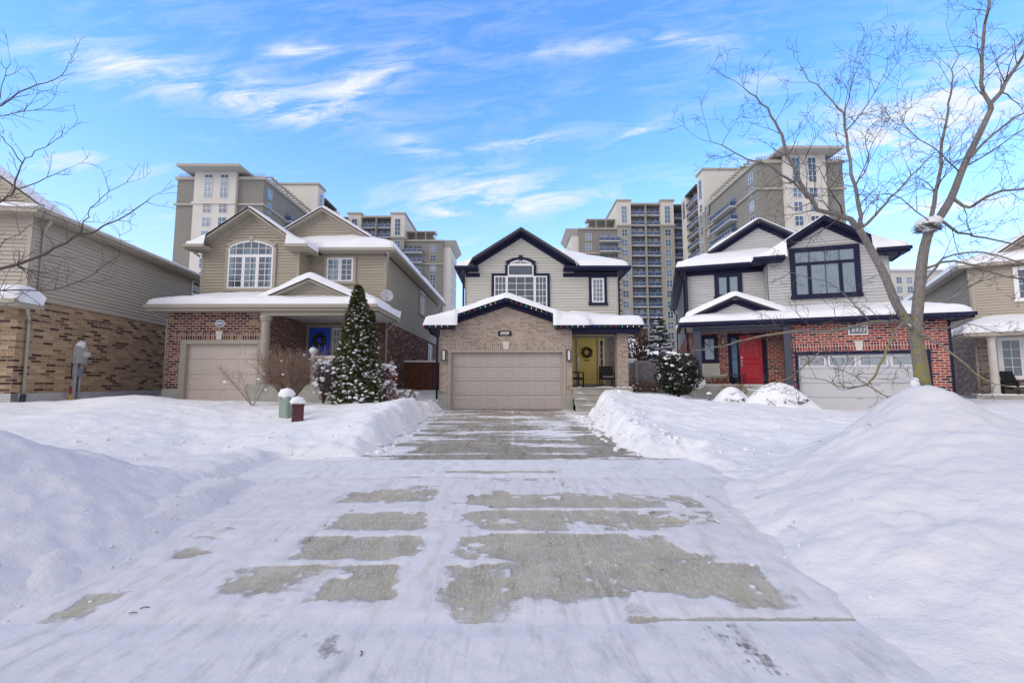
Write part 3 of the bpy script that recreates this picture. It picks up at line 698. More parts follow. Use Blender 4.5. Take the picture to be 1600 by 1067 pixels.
def soft_box(x, y, x0, x1, y0, y1, e=.17, sk=0):
    xx = x - sk * (y - (y0 + y1) / 2); nx_ = .34 * fbm(x * 3.1, y * 3.1, 5, 77, .65); ny_ = .26 * fbm(x * 2.7 + 40, y * 3.7, 5, 78, .65)
    return sstep(-e, e, np.minimum(np.minimum(xx - x0 + nx_, x1 - xx + nx_), np.minimum(y - y0 + ny_, y1 - y + ny_)))
# bare patches worn through the packed snow: x0,x1,y0,y1,strength,skew
BARE = [(-2.02, -1.02, 5.55, 6.0, .75, 0), (-1.80, -.98, 4.65, 5.15, 1.0, 0), (-1.85, -.85, 3.95, 4.45, .9, 0), (-1.36, -.90, 3.32, 3.85, 1.1, 0), (-.62, -.12, 5.45, 5.9, .9, 0), (-.62, -.42, 4.75, 5.2, .7, 0),
        (-.25, 2.2, 4.75, 5.9, .62, .05), (-.1, 1.4, 3.9, 4.62, 1.05, 0), (.08, 1.62, 3.35, 3.95, 1.05, 0), (1.55, 2.0, 3.14, 4.0, .7, .25), (-3.15, -2.75, 4.4, 4.7, .8, 0), (-2.95, -2.6, 3.8, 4.2, .7, 0), (-3.0, -2.72, 3.05, 3.4, 1.0, 0),
        (-2.05, -1.55, 3.3, 3.9, .6, .1), (-.5, -.15, 3.2, 4.4, .55, 0), (-1.4, -.9, 6.1, 6.4, .3, 0), (-3.7, -3.2, 5.2, 5.6, .55, 0)]
def cover_apron(x, y):
    c = np.full(x.shape, .87) + .58 * fbm(x * 1.3, y * 1.5, 5, 5) + .25 * sstep(1.5, 2.6, np.abs(x + .5))
    for b in BARE: c = c - 1.05 * b[4] * soft_box(x, y, *b[:4], sk=b[5])
    c = c + .7 * sstep(.09, .24, fbm(x * 3.3, y * 3.3, 5, 95, .62)) + .32 * sstep(.12, .35, fbm(x * 12, y * 12, 3, 96)) + .45 * np.exp(-((x - 1.12 - .03 * (y - 3)) / .06) ** 2) * (.5 + fbm(x * 4, y * 3, 3, 97))
    # ridges of snow left in the joints, wheel tracks
    for yj in (3.9, 4.55, 5.28): c = c + .8 * np.exp(-((y - yj - .05 * fbm(x * .9, y * 0, 2, int(yj * 9))) / .055) ** 2)
    c = c + .55 * np.exp(-((x + .72 - .02 * y) / .14) ** 2)
    for k in range(-2, 3):
        xc = 1.22 + .05 * (y - 3) + k * .045; c = c - .16 * np.exp(-((x - xc) / .012) ** 2) * (.4 + .6 * (np.sin(y * 70 + k * 2) > 0))
    c = c - .8 * np.exp(-((y - 3.05) / .018) ** 2) * sstep(.2, 1.4, x + 1.2 * fbm(x * 2, y * 0, 2, 9))
    c = c - .22 * sstep(.05, .35, fbm(x * 7, y * 1.3, 5, 91, .6) + .12) + .18 * fbm(x * 9, y * 9, 3, 92)
    c = c - .55 * np.exp(-((x + .36 - .03 * y) / .17) ** 2) * (.35 + 1.1 * np.clip(fbm(x * 5, y * 4, 4, 93) + .2, 0, 1))
    for k in range(-3, 4):                                                                      # tyre tread prints
        for x_, sl_ in ((.16, .012), (1.30, -.03)): c = c - .2 * np.exp(-((x - x_ - sl_ * y - k * .05) / .013) ** 2) * (.25 + .75 * (np.sin(y * 62 + abs(k) * 1.7) > 0.1)) * (.4 + fbm(x * 2, y * 1.5, 2, 94) * 1.4)
    return c
def cover_drive(x, y):
    s = fbm(x * .55, y * 5.5, 4, 51) + .6 * fbm(x * 1.6, y * 2, 3, 52)
    c = .22 + 1.5 * s
    c = c + .55 * soft_box(x, y, .35, 1.6, 10.6, 13.5, .3) + .35 * sstep(-1.9, -2.5, x) + .35 * sstep(1.7, 2.0, x) * sstep(10, 12, y)
    c = c + .35 * sstep(.10, .30, fbm(x * 6, y * 9, 4, 98, .6))
    for yj in (8.55, 9.35, 10.3, 11.5, 13.0, 14.6, 16.2): c = c + .5 * np.exp(-((y - yj - .25 * fbm(x * .4, y * 0 + yj, 2, 53)) / .07) ** 2)
    c = c - .9 * soft_box(x, y, -1.8, -.1, 8.75, 9.6, .2) - .7 * soft_box(x, y, 1.45, 2.1, 8.3, 10.5, .15) - .5 * soft_box(x, y, -2.1, 1.7, 8.15, 8.4, .1)
    c = c + .45 * sstep(8.5, 7.9, y) + .22 * np.exp(-((x - .02) / .03) ** 2)
    return c
def cover_walk(x, y):
    c = 1.02 + .35 * fbm(x * .7, y * 7, 4, 61)
    c = c - .8 * soft_box(x, y, -.95, .7, 7.02, 7.2, .05) - .4 * soft_box(x, y, -2.2, 1.2, 6.75, 6.85, .04) - .3 * soft_box(x, y, -.5, .2, 7.5, 7.9, .15)
    return c
def cover_road(x, y):
    c = .90 + .5 * fbm(x * 1.6, y * 1.8, 5, 71) + .25 * sstep(1.4, 2.4, np.abs(x))
    c = c - .35 * np.exp(-((x + .40) / .2) ** 2) * (.4 + 1.5 * fbm(x * 6, y * 4, 4, 72)) - .30 * sstep(.08, .3, fbm(x * 6, y * 2.2, 5, 73, .6)) + .15 * fbm(x * 10, y * 10, 3, 74)
    for k in range(-3, 4):
        xc = 1.22 + .17 * (2.95 - y) + k * .042; c = c - .3 * np.exp(-((x - xc) / .013) ** 2) * (.25 + .75 * (np.sin(y * 75 + abs(k) * 1.5) > 0)) * sstep(1.9, 2.3, y)
    for k in (-1, 1): c = c - .25 * np.exp(-((x - .75 - k * .025) / .012) ** 2) * sstep(2.4, 2.6, y)
    for (x0, y0, r) in ((.42, 2.55, .10), (.95, 2.35, .08), (1.5, 2.6, .09), (-.75, 2.15, .1), (.1, 2.1, .12), (-1.3, 2.35, .1), (1.2, 1.9, .1)): c = c - .22 * np.exp(-(((x - x0) ** 2 + (y - y0) ** 2) / r ** 2)) * (.5 + 1.5 * fbm(x * 12, y * 7, 3, 88))
    return c
def sheet(name, x0, x1, y0, y1, sx, sy, fz, cover, mat):
    X, Y = np.meshgrid(np.linspace(x0, x1, int((x1 - x0) / sx) + 1), np.linspace(y0, y1, int((y1 - y0) / sy) + 1))
    c = cover(X, Y); tp = sstep(0, .2, np.minimum(Y - y0, y1 - Y)); Z = fz(X, Y) + tp * (.012 * np.clip(c, 0, 1.1) + .012 * fbm(X * 6, Y * 6, 3, 81) * np.clip(c, 0, 1))
    o = grid_obj(name, X, Y, Z, mat, attr={'cover': c}); return structure(o)
JG = lambda y, y0: -.012 * np.exp(-((y - y0) / .012) ** 2)
sheet('driveway_apron', -4.6, 3.9, 3.0, 6.75, .022, .022, lambda x, y: zd(y) + JG(y, 4.9) - .01 * np.exp(-((x - .62) / .01) ** 2), cover_apron, CONCRETE)
sheet('sidewalk', -4.4, 3.7, 6.75, 8.05, .03, .022, lambda x, y: zd(y), cover_walk, WALKC)
sheet('driveway', -3.3, 4.2, 8.05, 17.42, .03, .025, lambda x, y: zd(y) - .01 * np.exp(-((x - .02) / .012) ** 2), cover_drive, DRIVEC)
sheet('road', -7, 7, -2.0, 3.0, .02, .018, lambda x, y: np.zeros(x.shape), cover_road, ROADM)

# the two ploughed snowbanks on the boulevard
def bank(name, label, pts, x0, x1, y0, y1, seed, step=.045):
    r = RBF(pts, .05, .12); X, Y = np.meshgrid(np.arange(x0, x1, step), np.arange(y0, y1, step))
    h = r(X, Y); rel = np.clip((h + .12) / .42, 0, 1); h = h + .16 * fbm(X * 1.3 + seed, Y * 1.3, 4, seed + 8) * np.clip(1.2 - h / .5, 0, 1)
    Z = h + rel * (.13 * fbm(X * .9 + seed, Y * .9, 4, seed) + .075 * fbm(X * 3.5, Y * 3.5, 4, seed + 1) + .06 * np.abs(fbm(X * 5.5, Y * 5.5, 4, seed + 5)) * (1.15 - np.clip(h / 1.3, 0, 1)) + .025 * fbm(X * 11, Y * 11, 3, seed + 4) - .07 * np.abs(fbm(X * 1.8 + Y, Y * 1.8 - X * .6, 4, seed + 2))) - .04
    Z = Z + rel * (.09 * np.abs(fbm(X * 2.4 + seed, Y * 2.4, 4, seed + 6, .6)) - .02) 
    edge = np.minimum(np.minimum(X - x0, x1 - step - X), np.minimum(Y - y0, y1 - step - Y)); Z = Z - .6 * (1 - sstep(0, .8, edge))
    c = (Z[:-1, :-1] + Z[1:, :-1] + Z[:-1, 1:] + Z[1:, 1:]) / 4
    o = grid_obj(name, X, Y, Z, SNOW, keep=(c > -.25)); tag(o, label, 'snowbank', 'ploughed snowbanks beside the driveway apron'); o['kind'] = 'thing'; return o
def A3(*l): return [at(*p) for p in l]
RB = A3((1095, 757, 6.9), (1147, 724, 7.0), (1233, 714, 6.9), (1304, 674, 6.7), (1342, 650, 6.5), (1399, 612, 6.3), (1442, 598, 6.1), (1470, 600, 6.0), (1518, 619, 5.6), (1565, 641, 5.2), (1600, 660, 5.0))
RB += [(x + .3, y + 1.4, z * .55) for x, y, z in RB[2:]]
RB += [(2.0, 3.1, 0), (2.28, 4.4, .05), (2.6, 6.0, .1), (2.75, 7, .12), (1.8, 2.3, -.02), (1.75, 1.4, -.04), (1.9, .2, -.05), (1.4, 3.2, -.1), (1.6, 4.4, -.1), (1.9, 6, -.08), (3.2, 2, .3), (3.8, 1, .3), (3.0, 4.2, .42), (4.2, 3.4, .68), (4.6, 1.5, .42), (4.6, 0, .2), (3, -1.5, -.1), (7, 1, .5), (8, 4.6, .95), (12, 4.4, .9), (12, 1, .1), (8, -1.5, -.1), (8, 7.4, 0), (12, 7.4, -.1), (14, 4, .3)]
bank('snowbank', 'tall smooth snowbank rising to the right of the driveway under the bare tree', RB, 1.3, 13.5, -1.5, 8.6, 3)
LB = A3((0, 661, 5.0), (26, 672, 5.1), (57, 688, 5.3), (92, 703, 5.5), (127, 694, 5.7), (171, 700, 5.9), (210, 716, 6.0), (232, 725, 6.1), (306, 731, 6.3), (376, 744, 6.7))
LB += [(x - .2, y + 1.2, max(z * .6 - .1, .05)) for x, y, z in LB]
LB += [(-2.92, 3.55, 0), (-2.97, 4.3, .02), (-3.3, 5.4, .06), (-4.0, 6.8, .08), (-2.95, 3.0, -.02), (-2.4, 3.0, -.1), (-2.4, 4.3, -.1), (-2.6, 5.4, -.08), (-3.4, 6.6, -.05), (-3.1, 2.2, -.05), (-3.6, 3.4, .22), (-3.9, 4.6, .38), (-4.4, 3.6, .5), (-5, 2.4, .3), (-4.5, 1, .05), (-4, 0, -.1), (-8, 5, 1.0), (-12, 4.8, .9), (-8, 2, .3), (-12, 1.5, .1), (-8, -.5, -.1), (-12, 7.4, -.1), (-8, 7.4, -.05), (-6, 7.4, -.05)]
bank('snowbank', 'broad low snowbank sloping down to the left edge of the driveway apron', LB, -13.5, -2.2, -.8, 8.2, 12)
# ------------------------------------------------------------------ the centre house, number 6929
def downs(parent, mat, *lists):
    for l in lists: downspout(parent, l, mat)
H = thing('two_storey_house', 'narrow two storey house with tan brick garage, yellow front door and navy trim', 'house', (0, 17.2, 0))
F = Pl(0, 0); DW = Pl(0, 3.1); UP = Pl(0, 3.0)
mb = MB()
sl, za, uc = .34, 4.72, -.22
top = lambda u: za - .16 - sl * abs(u - uc)
wall_holes(mb, F, -2.74, 2.28, 1.08, 3.55, [(-2.42, 2.04, 0, 2.75)])
pface(mb, F, [(-2.74, 3.55), (2.28, 3.55), (2.28, top(2.28)), (uc, top(uc)), (-2.74, top(-2.74))])
wall_holes(mb, Pl(-2.74, 0, 0, -1), -3.0, 0, 1.08, 3.75)       # left flank of the garage
wall_holes(mb, Pl(2.28, 0, 0, 1), 0, 3.1, 1.08, 3.75)
wall_holes(mb, Pl(-2.1, 3.0, 0, -1), -11, 0, .8, 4.2); wall_holes(mb, Pl(4.75, 3.0, 0, 1), 0, 11, .8, 4.2)
mb.build('brick_wall', B_TAN, H)
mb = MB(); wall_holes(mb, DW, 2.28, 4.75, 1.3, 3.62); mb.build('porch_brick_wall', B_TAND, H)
mb = MB(); prism(mb, F, [(-2.3, 2.75), (1.98, 2.75), (1.98, 2.99), (-2.3, 2.99)], 0, .012); mb.build('soldier_course', B_TANV, H)
mb = MB(); prism(mb, DW, [(2.3, 3.62), (4.75, 3.62), (4.75, 3.9), (2.3, 3.9)], 0, .012); mb.build('soldier_course', B_DRKV, H)
mb = MB(); pbox(mb, F, -2.77, -2.42, .2, 1.08, -.3, .03); pbox(mb, F, 2.04, 2.31, .2, 1.08, -.3, .03); mb.box(-2.77, -2.72, .0, 3, .2, 1.08); mb.build_each('foundation', FOUND, H, bevel=.01)
mb = MB()
pbox(mb, F, -2.42, -2.3, .4, 2.75, -.16, .02); pbox(mb, F, 1.92, 2.04, .4, 2.75, -.16, .02); pbox(mb, F, -2.3, 1.92, 2.65, 2.75, -.16, .02)
mb.build('garage_door_frame', GREIGE, H, bevel=.006)
garage_door(H, F, -2.3, 1.92, .51, 2.65, GDOOR, 7)
keystone(H, F, -.23, 2.76, 3.06, .19, .26, .035)
p = MB(); prism(p, F, [(-.53, 3.28), (-.02, 3.28), (-.02, 3.46), (-.14, 3.49), (-.275, 3.5), (-.41, 3.49), (-.53, 3.46)], 0, .025); po = p.build('number_plaque', BLACK, H, bevel=.006)
plaque_text(po, F, '6929', -.275, 3.38, .165, WHITE, .027)
LAMPG = flat('frosted lantern glass', (.75, .75, .72), .4, .04)
for a in (-2.57, 2.14):
    l = MB(); pbox(l, F, a - .07, a + .07, 2.33, 2.75, 0, .02); pbox(l, F, a - .07, a + .07, 2.72, 2.75, .02, .12); pbox(l, F, a - .07, a + .07, 2.33, 2.36, .02, .12)
    for s in (-1, 1): pbox(l, F, a + s * .06 - .012, a + s * .06 + .012, 2.36, 2.72, .1, .12)
    lo = l.build('wall_lantern', BLACK, H); g = MB(); pbox(g, F, a - .048, a + .048, 2.365, 2.715, .021, .105); g.build('lamp_glass', LAMPG, lo)
# upper walls
g_s, g_a, g_c = .64, 8.46, .41
mb = MB()
siding(mb, UP, [(-2.1, 3.9), (4.75, 3.9), (4.75, 6.45), (-2.1, 6.45)])
gt = lambda u: g_a - .12 - g_s * abs(u - g_c)
siding(mb, UP, [(-2.0, 6.45), (2.8, 6.45), (2.8, gt(2.8)), (g_c, gt(g_c)), (-2.0, gt(-2.0))], z0=6.4)
siding(mb, Pl(-2.1, 3.0, 0, -1), [(-11, 4.2), (0, 4.2), (0, 6.5), (-11, 6.5)]); siding(mb, Pl(4.75, 3.0, 0, 1), [(0, 4.2), (11, 4.2), (11, 6.5), (0, 6.5)])
pface(mb, Pl(0, 14, -1, 0), [(-4.75, .8), (2.1, .8), (2.1, 6.5), (-4.75, 6.5)])
mb.build('siding_wall', S_C, H)
mb = MB(); pbox(mb, UP, -2.12, -2.04, 3.9, 6.4, 0, .03); pbox(mb, UP, 4.70, 4.77, 3.9, 6.4, 0, .03); mb.build_each('corner_board', BEIGET, H)
roof(H, [(-2.5, 5.23, 2.6, 14.3, hip(-2.5, 5.23, 2.6, 14.3, 6.65, .5), .26), (-1.75, 2.75, 2.6, 8, ridge(g_c, g_a, g_s), .03)], T=.26, seed=1, soft=2, grow=.03)
lowr = [(-2.17, 1.66, -.32, 3.05, ridge(uc, za, sl), .2), (-3.24, -2.17, 0.0, 3.05, ridge(uc, za, sl)), (1.66, 2.78, 0.0, 3.05, ridge(uc, za, sl)),
        (-3.24, -2.1, -.45, .3, lambda x, y: np.minimum(3.70 + (x + 3.24) * .34, 3.70 + (y + .45) * .5)), (1.60, 2.85, -.45, .3, lambda x, y: np.minimum(3.70 + (2.85 - x) * .34, 3.70 + (y + .45) * .5)),
        (2.5, 4.92, -.25, 3.0, lambda x, y: np.minimum(3.72 + (y + .25) * .24, 3.72 + (4.92 - x) * .34))]
roof(H, lowr, name='garage_roof', T=.27, rr=.26, seed=2, res=.1, skip=lambda x, y: y > 2.9, grow=.07)
mb = MB()
gable_trim(mb, F, uc, za, sl, (1.98, 1.9), .32, .17, .16)
gable_trim(mb, UP, g_c, g_a, g_s, (2.15, 2.35), .38, .22, .2)
def eave(x0, x1, y0, y1, zt, h=.17, hs=.05): mb.box(x0, x1, y0, y1, zt - h, zt - .004)
eave(-3.26, -2.15, -.47, .0, 3.70); eave(-3.26, -2.76, 0, 3.0, 3.70); eave(1.62, 2.87, -.47, -.02, 3.70); eave(2.875, 4.95, -.27, -.1, 3.72, .14); eave(4.82, 4.94, -.1, 3.0, 3.715, .14)
mb.box(2.3, 4.84, -.08, .55, 3.40, 3.64)                                           # porch beam
q = MB(); q.box(2.29, 4.82, .56, 3.08, 3.58, 3.63); q.build('porch_soffit', SOFFIT, H)
eave(-2.52, -1.5, 2.58, 2.98, 6.65, .16); eave(2.3, 5.25, 2.58, 2.98, 6.65, .16); eave(4.8, 5.25, 2.99, 14.3, 6.648, .16); eave(-2.52, -2.13, 2.99, 14.3, 6.648, .16)
for a, b in ((-2.1, -1.45), (2.3, 4.76)): pbox(mb, UP, a, b, 6.26, 6.44, 0, .035)
for a, b, y, z in ((-2.54, -1.5, 2.58, 6.65), (2.3, 5.27, 2.58, 6.65)): mb.box(a, b, y - .09, y - .001, z - .11, z + .015)
mb.build('fascia', NAVY, H, bevel=.006)
downs(H, NAVY, [(-3.1, -.1, 3.55), (-3.1, -.06, 3.4), (-2.82, -.06, 3.22), (-2.82, -.06, .9)], [(5.02, 2.7, 6.5), (5.02, 2.8, 6.35), (4.84, 3.1, 6.15), (4.84, 3.15, 3.7)], [(-2.35, 2.8, 6.5), (-2.35, 2.8, 6.35), (-2.18, 2.92, 6.2), (-2.18, 2.92, 4.2)])
window(H, UP, -.8, 1.58, 4.75, 6.30, NAVY, .12, WHITE, (.235, .765), (3, 5), room=DARKG, head='none')
q = MB(); pbox(q, UP, -.92, -.31, 6.301, 6.42, .02, .077); q.build('window_head', NAVY, H); q = MB(); pbox(q, UP, 1.09, 1.70, 6.301, 6.42, .02, .077); q.build('window_head', NAVY, H)
window(H, UP, -.19, .97, 6.302, 7.04, NAVY, .12, WHITE, (), (0, 0), bottom=False, arch=.22, key=.16, tgrid=(4, 2), room=DARKG, name='arched_window')
window(H, UP, 3.58, 4.14, 5.09, 6.2, NAVY, .12, WHITE, (), (3, 5), curtain=((0, 1),), fw=.07)
# chandelier glow seen through the arched pane
LB_, t_, b_ = newmat('lit bulb'); b_.inputs['Emission Color'].default_value = (1, .75, .45, 1); b_.inputs['Emission Strength'].default_value = 4; b_.inputs['Base Color'].default_value = (1, .8, .6, 1)
for k in range(3): mb = MB(); mb.blob(UP.p(.39 + .07 * (k - 1), 6.70 + .03 * (k % 2), .011), .026, .005, .03, k); mb.build('lamp_bulb', LB_, H)
# porch
mb = MB(); mb.box(2.29, 4.56, .25, 3.1, .3, 1.33); mb.box(3.98, 4.60, .18, .9, .3, 1.335)
po = mb.build('porch_deck', CONC, H, bevel=.012)
mb = MB()
for k in range(4): mb.box(2.29, 3.97, -.95 + .3 * k, .25, .3, .5 + .21 * (k + 1) - .0)
mb.build('front_steps', CONC, H, bevel=.012)
for k in range(4): q = MB(); q.box(2.30, 3.99, -.985 + .3 * k, -.95 + .3 * k + .02, .5 + .21 * (k + 1) - .055, .5 + .21 * (k + 1) + .002); q.build('step_nosing', CONC, H, bevel=.008)
mb = MB()
for k, (a, b) in enumerate(((2.5, 3.0), (2.32, 2.8), (2.4, 2.7), (3.1, 3.9))):
    y0 = -.95 + .3 * k
    Xs, Ys = np.meshgrid(np.linspace(a, b, 12), np.linspace(y0 + .02, y0 + .28, 7)); 
    for j in range(6):
        for i in range(11):
            zf = lambda x, y: .5 + .21 * (k + 1) + .035 * math.sin(math.pi * (x - a) / (b - a)) * math.sin(math.pi * (y - y0) / .3) + .001
            q = [(Xs[j, i], Ys[j, i]), (Xs[j, i + 1], Ys[j, i + 1]), (Xs[j + 1, i + 1], Ys[j + 1, i + 1]), (Xs[j + 1, i], Ys[j + 1, i])]
            mb.face([(x, y, zf(x, y)) for x, y in q])
for (x, y, r) in ((4.5, .3, .12), (4.3, .24, .14), (3.8, .4, .12), (2.6, .5, .1), (4.08, .25, .1)): mb.blob((x, y, 1.34), r, r * .5, .035, int(r * 100))
mb.build('step_snow', ROOFSNOW, H, smooth=True)
mb = MB(); wall_holes(mb, Pl(0, .33), 4.06, 4.48, 1.33, 3.62); wall_holes(mb, Pl(4.06, .75, 0, -1), 0, .42, 1.33, 3.62); wall_holes(mb, Pl(4.48, .33, 0, 1), 0, .42, 1.33, 3.62); mb.build('porch_column', B_TAN, H)
YEL = flat('yellow door paint', (.97, .75, .2), .42, .04, 1); YELT = YEL
mb = MB()
for a0, a1 in ((2.30, 2.335), (2.84, 2.9), (3.77, 3.83), (4.17, 4.30)): pbox(mb, DW, a0, a1, 1.36, 3.53, 0, .07)
pbox(mb, DW, 2.30, 4.30, 3.53, 3.61, 0, .07); pbox(mb, DW, 2.3, 4.3, 1.33, 1.45, 0, .08)
mb.build('door_frame', GREIGE, H)
door(H, DW, 2.9, 3.77, 1.46, 3.52, YEL, ((.14, .86, .5, .93, .12), (.14, .86, .08, .44, 0)), -1, .015)
for a0, a1 in ((2.335, 2.84), (3.83, 4.17)):
    mb = MB(); pbox(mb, DW, a0, a1, 1.46, 3.52, 0, .03); s = mb.build('sidelight', YEL, H)
    c0, c1 = a0 + (a1 - a0) * .2, a1 - (a1 - a0) * .2
    mb = MB(); pbox(mb, DW, c0, c0 + .045, 1.75, 3.4, .03, .05); pbox(mb, DW, c1 - .045, c1, 1.75, 3.4, .03, .05); pbox(mb, DW, c0, c1, 1.71, 1.75, .03, .05); pbox(mb, DW, c0, c1, 3.4, 3.44, .03, .05)
    for k in range(1, 6): pbox(mb, DW, c0 + .045, c1 - .045, 1.75 + 1.65 * k / 6 - .01, 1.75 + 1.65 * k / 6 + .01, .031, .044)
    mb.build('sash', WHITE, s); mb = MB(); pbox(mb, DW, c0 + .01, c1 - .01, 1.72, 3.42, .034, .038, 0); pbox(mb, DW, c0 + .01, c1 - .01, 1.72, 3.42, .0305, .032, 1); mb.build('pane', [GLASS, DARK], s)
mb = MB(); pbox(mb, DW, 3.2, 3.45, 2.48, 2.54, .045, .055); mb.build('mail_slot', BLACK, H)
GRN = flat('dark wreath greenery', (.025, .03, .018), .7, .5, 20); BROWNL = flat('brown dried leaves', (.09, .045, .025), .8, .5, 20)
wreath('wreath', 'dark wreath with gold baubles on the yellow door', (3.33, 20.2, 2.86), .26, [BROWNL, flat('gold bauble', (.6, .38, .1), .3), flat('copper bauble', (.4, .1, .05), .35)], 4)
# wicker chairs
def wicker_chair(label, x, y, z, rz, cushion):
    root = thing('porch_chair', label, 'chair', (x, y, z), rz, 'black wicker chairs beside the yellow door')
    for sx in (-1, 1):
        for sy in (-1, 1):
            m = MB(); m.box(sx * .27 - .025, sx * .27 + .025, sy * .25 - .025, sy * .25 + .025, 0, .62 if sy < 0 else .9); m.build('leg', BLACK, root, bevel=.006)
        m = MB(); m.box(sx * .27 - .03, sx * .27 + .03, -.28, .25, .6, .635); m.build('armrest', BLACK, root, bevel=.008)
    m = MB(); m.box(-.245, .245, -.25, .25, .32, .40); m.build('seat', BLACK, root, bevel=.01)
    m = MB(); m.hexa([(-.245, .2, .4), (.245, .2, .4), (.245, .25, .4), (-.245, .25, .4), (-.245, .25, .9), (.245, .25, .9), (.245, .3, .9), (-.245, .3, .9)]); m.build('backrest', BLACK, root, bevel=.01)
    if cushion: m = MB(); m.box(-.23, .23, -.26, .2, .405, .46); m.build('cushion', flat('grey cushion', (.45, .45, .46), .9), root, bevel=.02)
wicker_chair('black wicker porch chair facing sideways by the garage corner', 2.62, 18.9, 1.33, math.radians(60), False)
wicker_chair('black wicker porch chair with a grey cushion beside the brick pillar', 4.05, 19.4, 1.33, 0, True)
# festive string lights along the low roof edge
root = thing('string_lights', 'coloured festive string lights along the low navy eaves', 'string lights', (0, 17.2, 0))
BUL = []
for nm, c in (('red', (.55, .03, .04)), ('green', (.02, .35, .16)), ('blue', (.03, .1, .6)), ('amber', (.75, .45, .06)), ('white', (.85, .85, .8)), ('teal', (.05, .5, .5))):
    m, t, b = newmat(nm + ' bulb'); b.inputs['Base Color'].default_value = (*c, 1); b.inputs['Roughness'].default_value = .2; b.inputs['Emission Color'].default_value = (*c, 1); b.inputs['Emission Strength'].default_value = .15; BUL.append(m)
runs = [[(-3.27, -.5, 3.62), (-2.15, -.5, 3.62)], [(-2.17, -.40, 3.99), (uc, -.40, 4.64), (1.66, -.40, 4.0)], [(1.62, -.5, 3.62), (2.85, -.5, 3.62)], [(2.88, -.3, 3.64), (4.94, -.3, 3.64)]]
cab = MB(); bm = []
for q in BUL:
    m = MB(); m.blob((0, 0, -.035), .015, .015, .035, 3, rough=.05); bm.append(m.mesh('bulb', q, True))
k = 0
for r_ in runs:
    for a, b in zip(r_[:-1], r_[1:]):
        a, b = Vector(a), Vector(b); n = int((b - a).length / .19); pts = []
        for i in range(n + 1):
            q = a.lerp(b, i / n); pts.append(q)
            if i < n:
                pts.append(a.lerp(b, (i + .5) / n) - Vector((0, .0, .03)))
                o = bpy.data.objects.new('bulb', bm[(k * 5 + k // 3) % 6]); col.objects.link(o); o.parent = root; o.location = q + Vector((0, -.02, 0)); o.rotation_euler = (random.uniform(-.5, .5), random.uniform(-.5, .5), 0); k += 1
        cab.tube(pts, .007, 4)
cab.build('cable', flat('green cable', (.02, .05, .03), .5), root)

# ------------------------------------------------------------------ the house on its left, number 6925
H = thing('two_storey_house', 'khaki sided two storey house with dark red brick, blue front door and arched upper window', 'house', (-9, 16.6, 0), -math.radians(.6))
F = Pl(0, 0); DW = Pl(0, 3.1); BAY = Pl(0, 1.8); UP = Pl(0, 2.8); RS = Pl(3.5, 2.8, 0, 1)
mb = MB(); wall_holes(mb, F, -3.68, .02, 1.28, 4.12, [(-3.15, -.17, 0, 3.08)])
wall_holes(mb, Pl(.02, 0, 0, 1), 0, 3.1, 1.0, 4.2); wall_holes(mb, DW, .02, 3.5, 1.3, 4.06); wall_holes(mb, Pl(-3.68, 0, 0, -1), -13, 0, 1.28, 4.12); mb.build('brick_wall', B_DRK, H)
mb = MB(); wall_holes(mb, RS, 0, 13.2, 1.2, 4.18); mb.build('side_brick_wall', B_DRKS, H)
mb = MB(); prism(mb, F, [(-3.45, 3.08), (.0, 3.08), (.0, 3.35), (-3.45, 3.35)], 0, .012); mb.build('soldier_course', B_DRKV, H); mb = MB(); prism(mb, DW, [(.05, 4.06), (3.4, 4.06), (3.4, 4.33), (.05, 4.33)], 0, .012); mb.build('soldier_course', B_DRKV, H)
mb = MB(); pbox(mb, F, -3.72, -3.15, .4, 1.28, -.3, .03); pbox(mb, F, -.17, .05, .4, 1.28, -.3, .03); pbox(mb, RS, -.05, 13.2, .5, 1.2, -.2, .03); pbox(mb, RS, -.02, 13.2, 1.2, 1.25, -.02, .05); mb.build_each('foundation', FOUND, H, bevel=.01)
mb = MB(); pbox(mb, F, -3.15, -2.93, .5, 3.08, -.16, .03); pbox(mb, F, -.28, -.17, .5, 3.08, -.16, .03); pbox(mb, F, -2.93, -.28, 2.92, 3.08, -.16, .03); mb.build('garage_door_frame', GREIGE, H, bevel=.006)
garage_door(H, F, -2.93, -.28, .72, 2.92, GDOORL, 4)
keystone(H, F, -1.74, 3.09, 3.40, .19, .25, .04)
OVB = flat('blue enamel', (.05, .10, .22), .3)
def ell(a, z, ra, rz, n=24): return [(a + ra * math.cos(2 * math.pi * i / n), z + rz * math.sin(2 * math.pi * i / n)) for i in range(n)]
p = MB(); prism(p, F, ell(-1.74, 3.68, .18, .125), 0, .02); po = p.build('number_plaque', WHITE, H)
p = MB(); prism(p, F, ell(-1.74, 3.68, .152, .10), .02, .026); p.build('enamel_field', OVB, po); plaque_text(po, F, '6925', -1.74, 3.68, .12, WHITE, .028)
mb = MB()
siding(mb, BAY, [(-3.82, 4.5), (.19, 4.5), (.19, 7.0), (-3.82, 7.0)])
g_s, g_a, g_c = .70, 8.70, -1.78
gt = lambda u: g_a - .15 - g_s * abs(u - g_c)
siding(mb, BAY, [(-3.7, 7.0), (.14, 7.0), (.14, gt(.14)), (g_c, gt(g_c)), (-3.7, gt(-3.7))])
siding(mb, UP, [(.19, 4.6), (3.5, 4.6), (3.5, 7.0), (.19, 7.0)]); siding(mb, Pl(.19, 1.8, 0, 1), [(0, 4.5), (1.0, 4.5), (1.0, 7.0), (0, 7.0)])
siding(mb, RS, [(0, 4.18), (13.2, 4.18), (13.2, 7.05), (0, 7.05)]); siding(mb, Pl(-3.82, 1.8, 0, -1), [(-13, 4.1), (0, 4.1), (0, 7.05), (-13, 7.05)])
